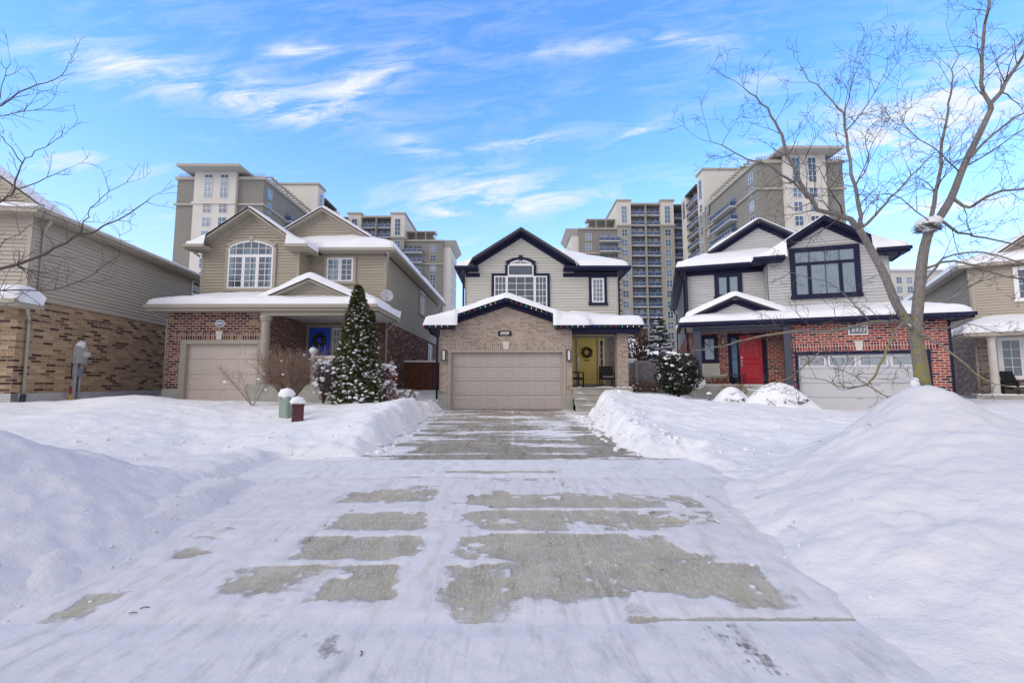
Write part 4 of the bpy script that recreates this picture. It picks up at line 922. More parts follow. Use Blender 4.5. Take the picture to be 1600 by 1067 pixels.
pface(mb, Pl(0, 16, -1, 0), [(-3.5, .8), (3.82, .8), (3.82, 7.0), (-3.5, 7.0)])
G2 = Pl(0, 3.7); g2s, g2a, g2c = .62, 9.46, .35
g2 = lambda u: g2a - .12 - g2s * abs(u - g2c)
siding(mb, G2, [(-2.0, 7.6), (2.7, 7.6), (2.7, g2(2.7)), (g2c, g2(g2c)), (-2.0, g2(-2.0))])
PD = Pl(0, .35); pds, pda, pdc = .44, 5.42, 1.45
siding(mb, PD, [(.2, 4.5), (2.7, 4.5), (2.7, pda - .12 - pds * 1.25), (pdc, pda - .12), (.2, pda - .12 - pds * 1.25)])
mb.build('siding_wall', S_L, H)
mb = MB(); pbox(mb, BAY, -3.85, -3.75, 4.5, 7.0, 0, .03); pbox(mb, BAY, .12, .22, 4.5, 7.0, 0, .03); pbox(mb, UP, 3.42, 3.53, 4.5, 7.0, 0, .03); pbox(mb, RS, -.02, .09, 4.2, 7.0, 0, .03); mb.build_each('corner_board', GREIGE, H)
roof(H, [(-4.22, 3.95, 2.4, 16.3, hip(-4.22, 3.95, 2.4, 16.3, 7.22, .5), .34), (-3.9, .35, 1.4, 8, ridge(g_c, g_a, g_s), .08), (-4.22, -3.5, 1.3, 3.0, lambda x, y: np.minimum(7.05 + .6 * (y - 1.3), 7.05 + .6 * (x + 4.22)), .2), (-.1, .72, 1.3, 3.0, lambda x, y: np.minimum(7.05 + .45 * (y - 1.3), 7.05 + .6 * (.72 - x)), .2)], T=.24, seed=3, soft=2, grow=.05)
roof(H, [(-2.0, 2.7, 3.35, 9, ridge(g2c, g2a, g2s), .12)], name='dormer_roof', seed=13, soft=1, skip=lambda x, y: y > 8.5, grow=.04)
roof(H, [(-4.18, 4.15, -.42, 1.8, lambda x, y: np.minimum(4.30 + .3 * (y + .42), np.minimum(4.30 + .5 * (4.15 - x), 4.30 + .6 * (x + 4.18)))), (.2, 4.15, 1.7, 2.8, lambda x, y: np.minimum(4.30 + .3 * (y + .42), 4.30 + .5 * (4.15 - x)))], name='porch_roof', T=.26, rr=.3, seed=4, res=.1, skip=lambda x, y: (y > 1.75 and x < .2) or y > 2.7, grow=.06)
roof(H, [(-.5, 3.4, .05, 2.7, ridge(pdc, pda, pds), .24)], name='pediment_roof', seed=14, res=.1, skip=lambda x, y: y > 2.6, soft=2)
mb = MB()
gable_trim(mb, BAY, g_c, g_a, g_s, (1.95, 2.0), .4, .2, .2); gable_trim(mb, G2, g2c, g2a, g2s, (2.3, 2.3), .33, .18, .18); gable_trim(mb, PD, pdc, pda, pds, (1.8, 1.8), .28, .15, .16)
def eave(x0, x1, y0, y1, zt, h=.17): mb.box(x0, x1, y0, y1, zt - h, zt - .004)
eave(-4.2, 4.17, -.44, -.34, 4.30, .22); mb.box(-4.18, 4.15, -.34, 0.0, 4.10, 4.16); q = MB(); q.box(.05, 4.04, .002, 3.08, 4.10, 4.16); q.build('porch_soffit', SOFFIT, H); eave(4.05, 4.17, -.34, 2.8, 4.30, .2); mb.box(3.53, 4.05, .0, 2.8, 4.101, 4.159)
mb.box(-.08, 3.6, -.30, -.06, 3.93, 4.099)                                          # porch beam
eave(-4.24, -3.4, 1.28, 1.79, 7.05, .17); eave(-.15, .74, 1.28, 1.79, 7.05, .17); eave(.58, .74, 1.79, 2.4, 7.05, .17); eave(.2, .58, 1.80, 2.4, 7.049, .12)
eave(.75, 3.97, 2.38, 2.79, 7.22, .17); eave(3.56, 3.97, 2.80, 16.3, 7.218, .17); eave(-4.24, -3.86, 1.80, 16.3, 7.2, .17)
for a, b, y, z in ((-4.26, -3.4, 1.28, 7.05), (-.15, .76, 1.28, 7.05), (.75, 3.99, 2.38, 7.22), (-4.22, 4.19, -.44, 4.30)): mb.box(a, b, y - .09, y - .001, z - .11, z + .02)
mb.box(3.971, 4.03, 2.3, 16.3, 7.09, 7.2)
pbox(mb, UP, .22, 3.42, 6.88, 7.04, 0, .03)
mb.build('fascia', GREIGE, H, bevel=.006)
downs(H, GREIGE, [(3.7, 2.35, 7.05), (3.7, 2.45, 6.9), (3.58, 2.75, 6.72), (3.58, 2.75, 4.6)], [(4.0, 2.5, 4.15), (3.95, 2.55, 3.98), (3.62, 2.72, 3.75), (3.62, 2.72, 1.3)], [(-4.05, 1.5, 6.95), (-4.0, 1.55, 6.8), (-3.9, 1.75, 6.7)], [(3.75, 16.0, 7.05), (3.72, 16.0, 6.8), (3.56, 15.9, 6.6), (3.56, 15.9, 4.2)], [(-4.0, -.2, 4.1), (-3.98, -.15, 3.95), (-3.74, .05, 3.85), (-3.74, .1, 1.0)])
window(H, BAY, -2.71, -.85, 5.36, 7.36, GREIGE, .12, WHITE, (.345, .655), (2, 5), arch=.27, transom=6.72, key=.18, tgrid=(6, 2), curtain=((.0, .1), (.36, .5), (.54, .64), (.9, 1)), room=DARKG, fw=.06)
window(H, UP, .95, 2.1, 5.86, 6.9, GREIGE, .12, WHITE, (.5,), (2, 4), curtain=((.06, .46),), room=DARKG, fw=.07)
window(H, RS, 6.7, 8.2, 5.55, 6.85, GREIGE, .06, WHITE, (.5,), (0, 0), room=DARKG, th=.06); window(H, RS, 9.4, 10.7, 2.1, 3.95, GREIGE, .06, WHITE, (.5,), (0, 0), room=DARKG)
mb = MB(); mb.box(-.35, 3.75, -.55, 3.1, .6, 1.46); mb.build('porch_deck', CONC, H, bevel=.012)
for x in (.07, 3.25):
    mb = MB(); mb.lathe([(.2, 0), (.2, .1), (.165, .14), (.16, .3), (.15, 2.25), (.19, 2.3), (.19, 2.36), (.22, 2.38), (.22, 2.47)], (x, -.2, 1.46), 18); mb.build('porch_column', GREIGE, H, smooth=False)
BLUE = flat('blue door paint', (.02, .10, .66), .35, .08, 2)
mb = MB()
for a0, a1 in ((.03, .16), (1.10, 1.17), (1.52, 1.62)): pbox(mb, DW, a0, a1, 1.46, 3.92, 0, .06)
pbox(mb, DW, .03, 1.62, 3.90, 4.05, 0, .06); mb.build('door_frame', GREIGE, H)
door(H, DW, .16, 1.10, 1.55, 3.90, BLUE, ((.14, .45, .5, .93, 0), (.55, .86, .5, .93, 0), (.14, .45, .08, .44, 0), (.55, .86, .08, .44, 0)), 1, .015)
mb = MB(); pbox(mb, DW, 1.17, 1.52, 1.5, 3.9, 0, .03); s = mb.build('sidelight', WHITE, H)
mb = MB(); pbox(mb, DW, 1.22, 1.47, 1.9, 3.8, .031, .036); mb.build('pane', LITE, s); mb = MB()
for k in range(1, 6): pbox(mb, DW, 1.2, 1.49, 1.9 + 1.9 * k / 6 - .012, 1.9 + 1.9 * k / 6 + .012, .03, .045)
pbox(mb, DW, 1.335, 1.355, 1.9, 3.8, .03, .044); mb.build('sash', WHITE, s)
mb = MB(); mb.box(1.9, 3.15, -.29, -.22, 2.36, 2.44); mb.box(1.9, 3.15, -.29, -.22, 1.56, 1.62)
for k in range(9): mb.box(2.02 + .13 * k, 2.06 + .13 * k, -.275, -.235, 1.62, 2.36)
mb.box(1.80, 1.92, -.31, -.2, 1.46, 2.62); mb.build('railing', flat('cream railing', (.55, .52, .44), .5), H)
mb = MB(); mb.blob((1.86, -.25, 2.66), .15, .14, .13, 3); mb.box(1.95, 3.1, -.295, -.215, 2.441, 2.47); mb.build('railing_snow', ROOFSNOW, H, smooth=True)
wreath('wreath', 'dark green wreath with blue and gold trimmings on the blue door', (-8.34, 19.63, 3.36), .31, [GRN, flat('blue bauble', (.03, .06, .4), .25), flat('pale gold bauble', (.5, .4, .15), .3)], 9)

# ------------------------------------------------------------------ the house on its right, number 6933, turned 18 degrees
A6 = math.radians(18)
P6 = (12.37, 16.6)
def w6(u, n): return (P6[0] + u * math.cos(A6) + n * math.sin(A6), P6[1] - u * math.sin(A6) + n * math.cos(A6))
H = thing('two_storey_house', 'grey sided two storey house with red brick, red front door and navy trim', 'house', (*P6, 0), -A6)
F = Pl(0, 0); DW = Pl(0, 1.6); BAY = Pl(0, 1.2); UP = Pl(0, 1.9); LS = Pl(-5.43, 1.6, 0, -1)
mb = MB(); wall_holes(mb, F, -1.93, 2.9, .4, 3.8, [(-1.78, 2.36, 0, 2.66)]); wall_holes(mb, DW, -5.43, -1.93, 1.0, 3.8); wall_holes(mb, Pl(-1.93, 1.6, 0, -1), 0, 1.6, 1.0, 3.8); wall_holes(mb, LS, -11, 0, .8, 3.6); wall_holes(mb, Pl(2.9, 0, 0, 1), 0, 12, .4, 3.8)
mb.build('brick_wall', B_RED, H)
mb = MB(); prism(mb, F, [(-1.9, 2.70), (2.6, 2.70), (2.6, 2.97), (-1.9, 2.97)], 0, .012); mb.build('soldier_course', B_REDV, H); mb = MB(); prism(mb, DW, [(-5.4, 3.58), (-1.95, 3.58), (-1.95, 3.79), (-5.4, 3.79)], 0, .012); mb.build('soldier_course', B_REDV, H)
mb = MB(); pbox(mb, F, -1.78, -1.69, .3, 2.66, -.16, .02); pbox(mb, F, 2.17, 2.36, .3, 2.66, -.16, .02); pbox(mb, F, -1.69, 2.17, 2.56, 2.66, -.16, .02); mb.build('garage_door_frame', NAVY, H)
garage_door(H, F, -1.69, 2.17, .45, 2.56, GDOORG, 0, 4, 4, .12)
keystone(H, F, .27, 2.68, 3.03, .18, .27, .035)
p = MB(); pbox(p, F, -.03, .58, 3.25, 3.60, 0, .02); po = p.build('number_plaque', WHITE, H); p = MB(); pbox(p, F, .015, .535, 3.295, 3.555, .02, .024); p.build('slate_field', flat('slate', (.13, .135, .15), .6), po)
plaque_text(po, F, '6933', .275, 3.42, .22, WHITE, .026, .25)
mb = MB()
siding(mb, UP, [(-5.43, 3.9), (-2.3, 3.9), (-2.3, 6.4), (-5.43, 6.4)]); siding(mb, BAY, [(-2.3, 3.9), (1.85, 3.9), (1.85, 6.4), (-2.3, 6.4)]); siding(mb, Pl(-2.3, 1.9, 0, -1), [(0, 3.9), (.7, 3.9), (.7, 6.4), (0, 6.4)])
g_s, g_a, g_c = .63, 8.14, -.28
gt = lambda u: g_a - .15 - g_s * abs(u - g_c)
siding(mb, BAY, [(-2.25, 6.4), (1.7, 6.4), (1.7, gt(1.7)), (g_c, gt(g_c)), (-2.25, gt(-2.25))])
G2 = Pl(0, 2.9); g2s, g2a, g2c = .62, 8.85, -2.25
g2 = lambda u: g2a - .12 - g2s * abs(u - g2c)
siding(mb, G2, [(-4.4, 7.0), (-.2, 7.0), (-.2, g2(-.2)), (g2c, g2(g2c)), (-4.4, g2(-4.4))])
PD = Pl(0, .35); pds, pda, pdc = .44, 4.98, -3.72
siding(mb, PD, [(-4.9, 4.2), (-2.5, 4.2), (-2.5, pda - .12 - pds * 1.2), (pdc, pda - .12), (-4.9, pda - .12 - pds * 1.2)])
siding(mb, LS, [(-11, 3.6), (0, 3.6), (0, 6.45), (-11, 6.45)]); siding(mb, Pl(1.85, 1.2, 0, 1), [(0, 3.8), (11, 3.8), (11, 6.45), (0, 6.45)]); pface(mb, Pl(0, 13, -1, 0), [(-1.85, .8), (5.43, .8), (5.43, 6.4), (-1.85, 6.4)])
mb.build('siding_wall', S_R, H)
roof(H, [(-5.85, 2.3, 1.5, 13.2, hip(-5.85, 2.3, 1.5, 13.2, 6.58, .5), .26), (-2.55, 1.62, .85, 7, ridge(g_c, g_a, g_s), .05), (-2.85, -1.7, .75, 2.4, lambda x, y: np.minimum(6.58 + .3 * (y - .75), 6.58 + .5 * (x + 2.85)), .14), (1.25, 2.35, .75, 2.4, lambda x, y: np.minimum(6.58 + .5 * (y - .75), 6.58 + .5 * (2.35 - x)), .24)], T=.26, seed=5, soft=2, grow=.04)
roof(H, [(-4.4, -.15, 2.55, 8, ridge(g2c, g2a, g2s), .1)], name='dormer_roof', seed=15, soft=1, skip=lambda x, y: y > 7.5, grow=.04)
roof(H, [(-5.85, 3.4, -.5, 1.2, lambda x, y: np.minimum(3.86 + .3 * (y + .5), np.minimum(3.86 + .5 * (x + 5.85), 3.86 + .6 * (3.4 - x)))), (-5.85, -2.3, 1.1, 1.9, lambda x, y: np.minimum(3.86 + .3 * (y + .5), 3.86 + .5 * (x + 5.85)))], name='porch_roof', T=.24, rr=.26, seed=6, res=.1, skip=lambda x, y: y > 1.85 or (y > 1.15 and x > -2.4), grow=.06)
roof(H, [(-5.6, -1.85, .05, 1.9, ridge(pdc, pda, pds), .22)], name='pediment_roof', seed=16, res=.1, skip=lambda x, y: y > 1.8, soft=2)
mb = MB()
gable_trim(mb, BAY, g_c, g_a, g_s, (2.2, 1.9), .35, .21, .2); gable_trim(mb, G2, g2c, g2a, g2s, (2.1, 2.1), .33, .2, .18); gable_trim(mb, PD, pdc, pda, pds, (1.75, 1.75), .28, .16, .17)
eave(-5.87, 3.42, -.52, -.42, 3.86, .18); q = MB(); q.box(-5.76, -1.96, -.41, 1.58, 3.70, 3.76); q.build('porch_soffit', SOFFIT, H); mb.box(-1.95, 3.4, -.42, -.0, 3.701, 3.761); eave(-5.87, -5.77, -.42, 1.9, 3.858, .17); eave(3.3, 3.42, -.42, 1.2, 3.858, .17)
eave(-5.87, -2.86, 1.48, 1.89, 6.58, .17); eave(-5.87, -5.46, 1.90, 13.2, 6.578, .17); eave(-2.87, -1.75, .73, 1.19, 6.58, .17); eave(-2.87, -2.32, 1.19, 1.48, 6.579, .17); eave(1.3, 2.37, .73, 1.19, 6.58, .17); eave(1.88, 2.37, 1.20, 13.2, 6.578, .17)
for a, b, y, z in ((-5.9, -2.88, 1.48, 6.58), (-2.9, -1.75, .73, 6.58), (1.3, 2.4, .73, 6.58), (-5.9, 3.45, -.52, 3.86)): mb.box(a, b, y - .09, y - .001, z - .11, z + .02)
pbox(mb, UP, -5.45, -2.32, 6.25, 6.41, 0, .035); pbox(mb, LS, -.02, .08, 3.6, 6.4, 0, .03); pbox(mb, UP, -5.47, -5.36, 3.9, 6.25, 0, .03)
mb.build('fascia', NAVY, H, bevel=.006)
mb = MB(); mb.box(-5.32, -5.05, -.18, .1, 1.42, 3.69); mb.box(-2.17, -1.94, -.24, -.005, .9, 3.69); mb.box(-5.32, -1.94, -.14, .04, 3.52, 3.689)
for x0, x1 in ((-5.36, -5.01), (-2.2, -1.92)): mb.box(x0, x1, -.26, .0, 1.42, 1.6)
mb.build('porch_column', NAVYG, H, bevel=.008)
downs(H, NAVY, [(-5.62, -.2, 3.75), (-5.62, -.1, 3.55), (-5.5, .7, 3.3), (-5.46, 1.5, 3.15), (-5.46, 1.5, 1.4)], [(-5.7, 1.7, 6.5), (-5.7, 1.8, 6.3), (-5.5, 1.95, 6.1), (-5.5, 1.95, 3.9)], [(2.1, .95, 6.45), (2.1, 1.0, 6.3), (1.9, 1.15, 6.15)], [(2.95, -.06, 3.65), (2.93, -.05, 3.5), (2.93, -.05, .9)], [(-5.7, 12.6, 6.5), (-5.6, 12.5, 6.2), (-5.48, 12.4, 6.0), (-5.48, 12.4, 2)])
NAVS = NAVY
window(H, BAY, -1.36, .78, 4.98, 6.82, NAVY, .13, NAVS, (.25, .75), (0, 0), transom=6.28, curtain=((.0, .235), (.27, .5), (.53, .735), (.77, 1)), room=DARKG, fw=.06)
window(H, UP, -4.14, -3.28, 5.28, 6.16, NAVY, .12, NAVS, (.5,), (0, 0), curtain=((0, 1),), room=DARKG, fw=.06)
window(H, DW, -4.82, -4.36, 2.46, 3.45, NAVY, .1, NAVS, (), (0, 0), curtain=((0, 1),), fw=.05)
mb = MB(); pbox(mb, DW, -5.0, -4.2, 2.26, 2.335, 0, .09); mb.build('window_sill', STONE, H, bevel=.006)
mb = MB(); pbox(mb, DW, -3.86, -3.78, 1.42, 3.53, 0, .06); pbox(mb, DW, -3.47, -3.43, 1.42, 3.5, 0, .06); pbox(mb, DW, -2.58, -2.42, 1.42, 3.53, 0, .06); pbox(mb, DW, -3.86, -2.42, 3.5, 3.58, 0, .06); mb.build('door_frame', NAVY, H)
RED = flat('red door paint', (.50, .012, .028), .35, .06, 2)
door(H, DW, -3.43, -2.58, 1.46, 3.5, RED, ((.17, .83, .5, .92, 0), (.17, .83, .1, .42, 0)), -1, .015)
mb = MB(); pbox(mb, DW, -3.78, -3.47, 1.46, 3.5, 0, .03); s = mb.build('sidelight', NAVY, H); mb = MB(); pbox(mb, DW, -3.72, -3.53, 1.75, 3.4, .031, .036, 0); mb.build('pane', flat('blue frosted glass', (.10, .19, .32), .15, .35, 6), s)
mb = MB(); pbox(mb, DW, -4.07, -4.03, 3.2, 3.45, 0, .03); mb.lathe([(.02, -.12), (.06, -.1), (.07, .05), (.03, .1)], DW.p(-4.05, 3.27, .1), 8); mb.build('wall_lantern', METAL, H)
mb = MB(); mb.box(-5.45, -1.94, -.35, 1.6, .4, 1.42); mb.box(-3.6, -2.3, -.7, -.35, .4, 1.22); mb.build('porch_deck', CONC, H, bevel=.012)
mb = MB(); mb.box(-5.4, -2.2, -.33, .1, 1.421, 1.45); mb.box(-3.55, -2.35, -.68, -.37, 1.221, 1.28); mb.blob((-5.2, -.3, 1.45), .3, .2, .22, 2); mb.build('deck_snow', ROOFSNOW, H, bevel=.02)

# ------------------------------------------------------------------ far left house
AL = math.radians(-7.3)
H = thing('two_storey_house', 'beige sided house with buff brick side wall at the left edge', 'house', (-14.7, 14.4, 0), -AL)
F = Pl(0, -.95); F2 = Pl(0, -1.12); SD = Pl(0, -.95, 0, 1); SD2 = Pl(0, -1.12, 0, 1)
mb = MB(); wall_holes(mb, SD2, 0, 13, 1.2, 4.08); wall_holes(mb, F2, -7, 0, 1.2, 4.08); mb.build('brick_wall', B_BUFF, H)
mb = MB(); siding(mb, SD, [(0, 4.08), (12.8, 4.08), (12.8, 6.62), (0, 6.62)]); siding(mb, F, [(-7, 4.08), (0, 4.08), (0, 6.62), (-7, 6.62)])
DG = Pl(0, .3); siding(mb, DG, [(-5.6, 7.1), (-.75, 7.1), (-.75, 7.15), (-3.2, 9.0), (-5.6, 7.15)])
pface(mb, Pl(0, 11.85, -1, 0), [(0, .8), (7, .8), (7, 6.6), (0, 6.6)]); mb.build('siding_wall', S_FL, H)
mb = MB(); pbox(mb, SD2, -.02, 13, .5, 1.2, -.2, .04); pbox(mb, F2, -7, .04, .5, 1.2, -.2, .04); mb.build_each('foundation', FOUNDL, H)
mb = MB(); pbox(mb, SD, -.02, .1, 4.1, 6.6, 0, .03); pbox(mb, F, -.1, .03, 4.1, 6.6, 0, .03); pbox(mb, SD, .1, 12.8, 4.03, 4.1, 0, .04); mb.build_each('corner_board', BEIGET, H)
roof(H, [(-7.4, .42, -1.37, 12.3, hip(-7.4, .42, -1.37, 12.3, 6.72, .2), .13)], T=.13, seed=7, soft=2)
roof(H, [(-6.2, -.5, -.05, .9, ridge(-3.35, 9.35, .74), .05)], name='dormer_roof', seed=17, soft=1)
roof(H, [(-7.4, .48, -1.75, -.95, lambda x, y: np.minimum(3.86 + .35 * (y + 1.75), 3.86 + .6 * (.48 - x)), .3)], name='porch_roof', T=.3, rr=.3, seed=8, res=.09, skip=lambda x, y: y > -1.0)
mb = MB()
eave(-7.4, .44, -1.39, -.96, 6.72, .17); eave(.04, .44, -.95, 12.3, 6.718, .17); eave(-7.4, .50, -1.77, -1.13, 3.86, .17); eave(.03, .5, -1.12, -.9, 3.858, .17); mb.box(.442, .53, -1.4, 12.3, 6.62, 6.735); mb.box(-7.4, .5, -1.86, -1.771, 3.75, 3.88)
gable_trim(mb, DG, -3.35, 9.35, .74, (2.7, 2.7), .33, .2, .2)
mb.build('fascia', BEIGET, H, bevel=.006)
downs(H, BEIGET, [(.3, -.7, 6.6), (.28, -.7, 6.45), (.08, -.62, 6.25), (.06, -.6, 4.1)], [(.3, -1.2, 3.75), (.28, -1.15, 3.6), (.08, -.85, 3.4), (.07, -.8, 1.15)])
mb = MB(); mb.tube([(.07, -.8, 1.16), (.1, -.85, .9), (.2, -.95, .75)], .07, 8); mb.build('drain_boot', flat('navy plastic', (.02, .025, .06), .5), H)
window(H, SD, 8.45, 9.2, 5.85, 6.5, None, .06, WHITE, (), (0, 0), room=DARK, fw=.05)
# meter on its wall
cx, sx_ = math.cos(AL), math.sin(AL)
def wl(u, n): return (-14.7 + u * math.cos(AL) + n * math.sin(AL), 14.4 - u * math.sin(AL) + n * math.cos(AL))
GBOX = flat('grey enamel', (.42, .43, .45), .45)
root = thing('electric_meter', 'grey electric meter box with snow cap and conduits on the buff brick wall', 'meter', (*wl(.0, 1.12), 0), -AL + math.pi / 2)
m = MB(); m.box(-.2, .2, -.17, -.01, 2.16, 2.75); m.build('meter_box', GBOX, root, bevel=.01)
m = MB(); m.lathe([(.11, 0), (.11, .06), (.09, .12), (.02, .14)], (0, 0, 0), 14); me = m.build('meter_dial', flat('dial glass', (.55, .55, .52), .2), root); me.rotation_euler = (math.pi / 2, 0, 0); me.location = (.1, -.17, 2.47)
m = MB(); m.blob((0, -.09, 2.75), .21, .11, .2, 4, rough=.1); m.build('snow_cap', ROOFSNOW, root, smooth=True)
m = MB(); m.box(-.18, -.07, -.1, -.01, .9, 2.16); m.build('conduit', GBOX, root)
m = MB(); m.tube([(.1, -.06, 2.16), (.1, -.06, .9)], .035, 8); m.build('conduit', GBOX, root, smooth=True)
m = MB(); m.box(-.1, .12, -.15, -.101, 1.72, 2.0); m.build('junction_box', flat('blue grey box', (.20, .24, .33), .5), root)
m = MB(); m.tube([(-.2, -.05, 2.16), (-.24, -.05, 2.0), (-.22, -.05, 1.7), (-.12, -.05, 1.5)], .014, 5); m.tube([(0, -.04, 1.7), (.02, -.05, 1.3), (.0, -.05, .9)], .02, 5); m.build('cable', BLACK, root)
X_, Y_ = wl(.22, .68)
root = thing('marker_stake', 'short red and yellow marker stake beside the meter conduits', 'stake', (X_, Y_, .85)); m = MB(); m.tube([(0, 0, 0), (0, 0, .28)], .035, 8); m.build('yellow_band', flat('yellow plastic', (.6, .42, .03), .5), root); m = MB(); m.tube([(0, 0, .28), (0, 0, .55)], .035, 8); m.build('red_band', flat('red plastic', (.35, .02, .03), .5), root)

# ------------------------------------------------------------------ far right house
AR = math.radians(31)
PR = (20.2, 20.0)
def wr(u, n): return (PR[0] + u * math.cos(AR) + n * math.sin(AR), PR[1] - u * math.sin(AR) + n * math.cos(AR))
H = thing('two_storey_house', 'tan sided house with brown brick and round porch column at the right edge', 'house', (*PR, 0), -AR)
F = Pl(.2, 0); SD = Pl(.2, 0, 0, -1)
mb = MB(); wall_holes(mb, F, .0, 6, .9, 3.75); wall_holes(mb, SD, -11, 0, .9, 3.72); mb.build('brick_wall', B_BRWN, H)
mb = MB(); siding(mb, F, [(0, 3.75), (6, 3.75), (6, 6.75), (0, 6.75)]); siding(mb, SD, [(-11, 3.72), (0, 3.72), (0, 6.75), (-11, 6.75)])
DG = Pl(0, .5); siding(mb, DG, [(1.3, 6.9), (5.4, 6.9), (5.4, 7.0), (3.3, 8.6), (1.3, 7.0)]); pface(mb, Pl(0, 11, -1, 0), [(-6.2, .8), (-.2, .8), (-.2, 6.7), (-6.2, 6.7)]); mb.build('siding_wall', S_FR, H)
mb = MB(); pbox(mb, F, -.03, .1, 3.75, 6.7, 0, .03); pbox(mb, SD, -.12, .02, .9, 6.7, 0, .03); mb.build_each('corner_board', BEIGET, H)
roof(H, [(-.25, 6.8, -.42, 11.4, hip(-.25, 6.8, -.42, 11.4, 6.72, .42), .2)], T=.2, seed=9, soft=2)
roof(H, [(.8, 6, .1, 7, ridge(3.4, 8.9, .75), .1)], name='dormer_roof', seed=18, soft=1)
roof(H, [(-.55, 6.5, -1.6, 0, lambda x, y: np.minimum(3.62 + .34 * (y + 1.6), 3.62 + .5 * (x + .55)), .28)], name='porch_roof', T=.28, rr=.3, seed=10, res=.1, skip=lambda x, y: y > -.1)
mb = MB(); eave(-.27, 6.8, -.44, -.03, 6.72, .17); eave(-.27, .17, -.02, 11.4, 6.718, .17); eave(-.57, 6.5, -1.62, -1.45, 3.62, .2); eave(-.57, -.4, -1.45, -.02, 3.618, .2); mb.box(-.4, 6.5, -1.45, -.02, 3.44, 3.5)
gable_trim(mb, DG, 3.4, 8.9, .75, (2.5, 2.5), .4, .2, .2); mb.build('fascia', BEIGET, H, bevel=.006)
window(H, F, 1.42, 2.6, 5.05, 6.35, WHITE, .1, WHITE, (.5,), (2, 4), room=DARKG); window(H, F, .72, 1.36, 1.75, 3.36, WHITE, .1, WHITE, (), (2, 4), room=DARKG, fw=.06)
mb = MB(); mb.box(-.35, 6, -1.6, 0, .4, 1.0); mb.build('porch_deck', CONC, H, bevel=.012); mb = MB(); mb.box(-.3, 6, -1.58, -.7, 1.001, 1.06); mb.build('deck_snow', ROOFSNOW, H, bevel=.02)
mb = MB(); mb.lathe([(.17, 0), (.17, .08), (.14, .1), (.13, 2.3), (.16, 2.33), (.16, 2.44)], (.33, -1.25, 1.0), 18); mb.build('porch_column', flat('cream column', (.60, .57, .52), .5), H)
downs(H, BEIGET, [(.16, -.06, 3.5), (.16, -.06, 1.0)], [(.1, -.1, 6.6), (.14, -.06, 6.4), (.14, -.06, 4.2)])
# slatted garden chair on that porch
X_, Y_ = wr(1.05, -.62)
root = thing('slatted_chair', 'black slatted garden chair on the far right porch', 'chair', (X_, Y_, 1.0), -AR + .5)
m = MB()
for k in range(5): m.hexa([(-.27 + .11 * k, .0, .3), (-.18 + .11 * k, .0, .3), (-.18 + .11 * k, .03, .3), (-.27 + .11 * k, .03, .3), (-.29 + .12 * k, .3, 1.0), (-.19 + .12 * k, .3, 1.0), (-.19 + .12 * k, .33, 1.0), (-.29 + .12 * k, .33, 1.0)])
m.build('backrest', BLACK, root)
m = MB(); m.box(-.28, .28, -.5, .05, .3, .34); m.build('seat', BLACK, root)
for s in (-1, 1):
    m = MB(); m.box(s * .32 - .06, s * .32 + .06, -.55, .2, .55, .58); m.build('armrest', BLACK, root); m = MB(); m.box(s * .3 - .03, s * .3 + .03, -.5, -.42, 0, .55); m.build('leg', BLACK, root); m = MB(); m.box(s * .3 - .03, s * .3 + .03, .1, .18, 0, .55); m.build('leg', BLACK, root)
m = MB(); m.box(-.3, .3, -.52, .0, .341, .39); m.build('snow_pad', ROOFSNOW, root, bevel=.02)
# ------------------------------------------------------------------ apartment towers behind
T_TAUPE = flat('taupe stucco', (.235, .224, .20), .9, .06, .3); T_WHITE = flat('white stucco', (.62, .59, .54), .9, .05, .3); T_TAN = flat('tan stucco', (.33, .312, .275), .9, .06, .3)
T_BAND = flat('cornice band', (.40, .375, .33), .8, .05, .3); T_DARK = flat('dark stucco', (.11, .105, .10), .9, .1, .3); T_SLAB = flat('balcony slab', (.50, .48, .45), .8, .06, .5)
def tower_glass():
    m, t, b = newmat('tower window glass'); oi = N(t, 'ShaderNodeObjectInfo'); tcn = N(t, 'ShaderNodeTexCoord')
    n = noise_n(t, .9, 2, tcn.outputs['Object'])
    f = M(t, 'ADD', M(t, 'MULTIPLY', oi.outputs['Random'], .8), M(t, 'MULTIPLY', n.outputs['Fac'], .35))
    wire(t, ramp_n(t, f, [(0.1, (.015, .03, .07)), (.45, (.04, .085, .16)), (.75, (.09, .17, .28)), (1, (.26, .32, .38))]), b.inputs['Base Color'])
    b.inputs['Roughness'].default_value = .08; b.inputs['Specular IOR Level'].default_value = .8; return m
TG = tower_glass()
RAILG, t_, b_ = newmat('balcony glass'); b_.inputs['Base Color'].default_value = (.05, .09, .19, 1); b_.inputs['Roughness'].default_value = .1; b_.inputs['Specular IOR Level'].default_value = .8
def win_mesh(w, h, nx=2, nz=2):
    m = MB(); p = Pl(0, 0)
    pbox(m, p, -w / 2, w / 2, 0, h, 0, .06, 1)
    for i in range(nx + 1):
        x = -w / 2 + w * i / nx; pbox(m, p, x - .032, x + .032, 0, h, .06, .10, 0)
    for i in range(nz + 1):
        z = h * i / nz; pbox(m, p, -w / 2, w / 2, z - .032, z + .032, .06, .09, 0)
    return m.mesh('window', [WHITE, TG])
WM = {k: win_mesh(*k) for k in ((1.7, 2.0, 2, 2), (1.6, 5.1, 2, 4), (1.3, 2.0, 2, 2), (1.0, 5.0, 1, 4))}
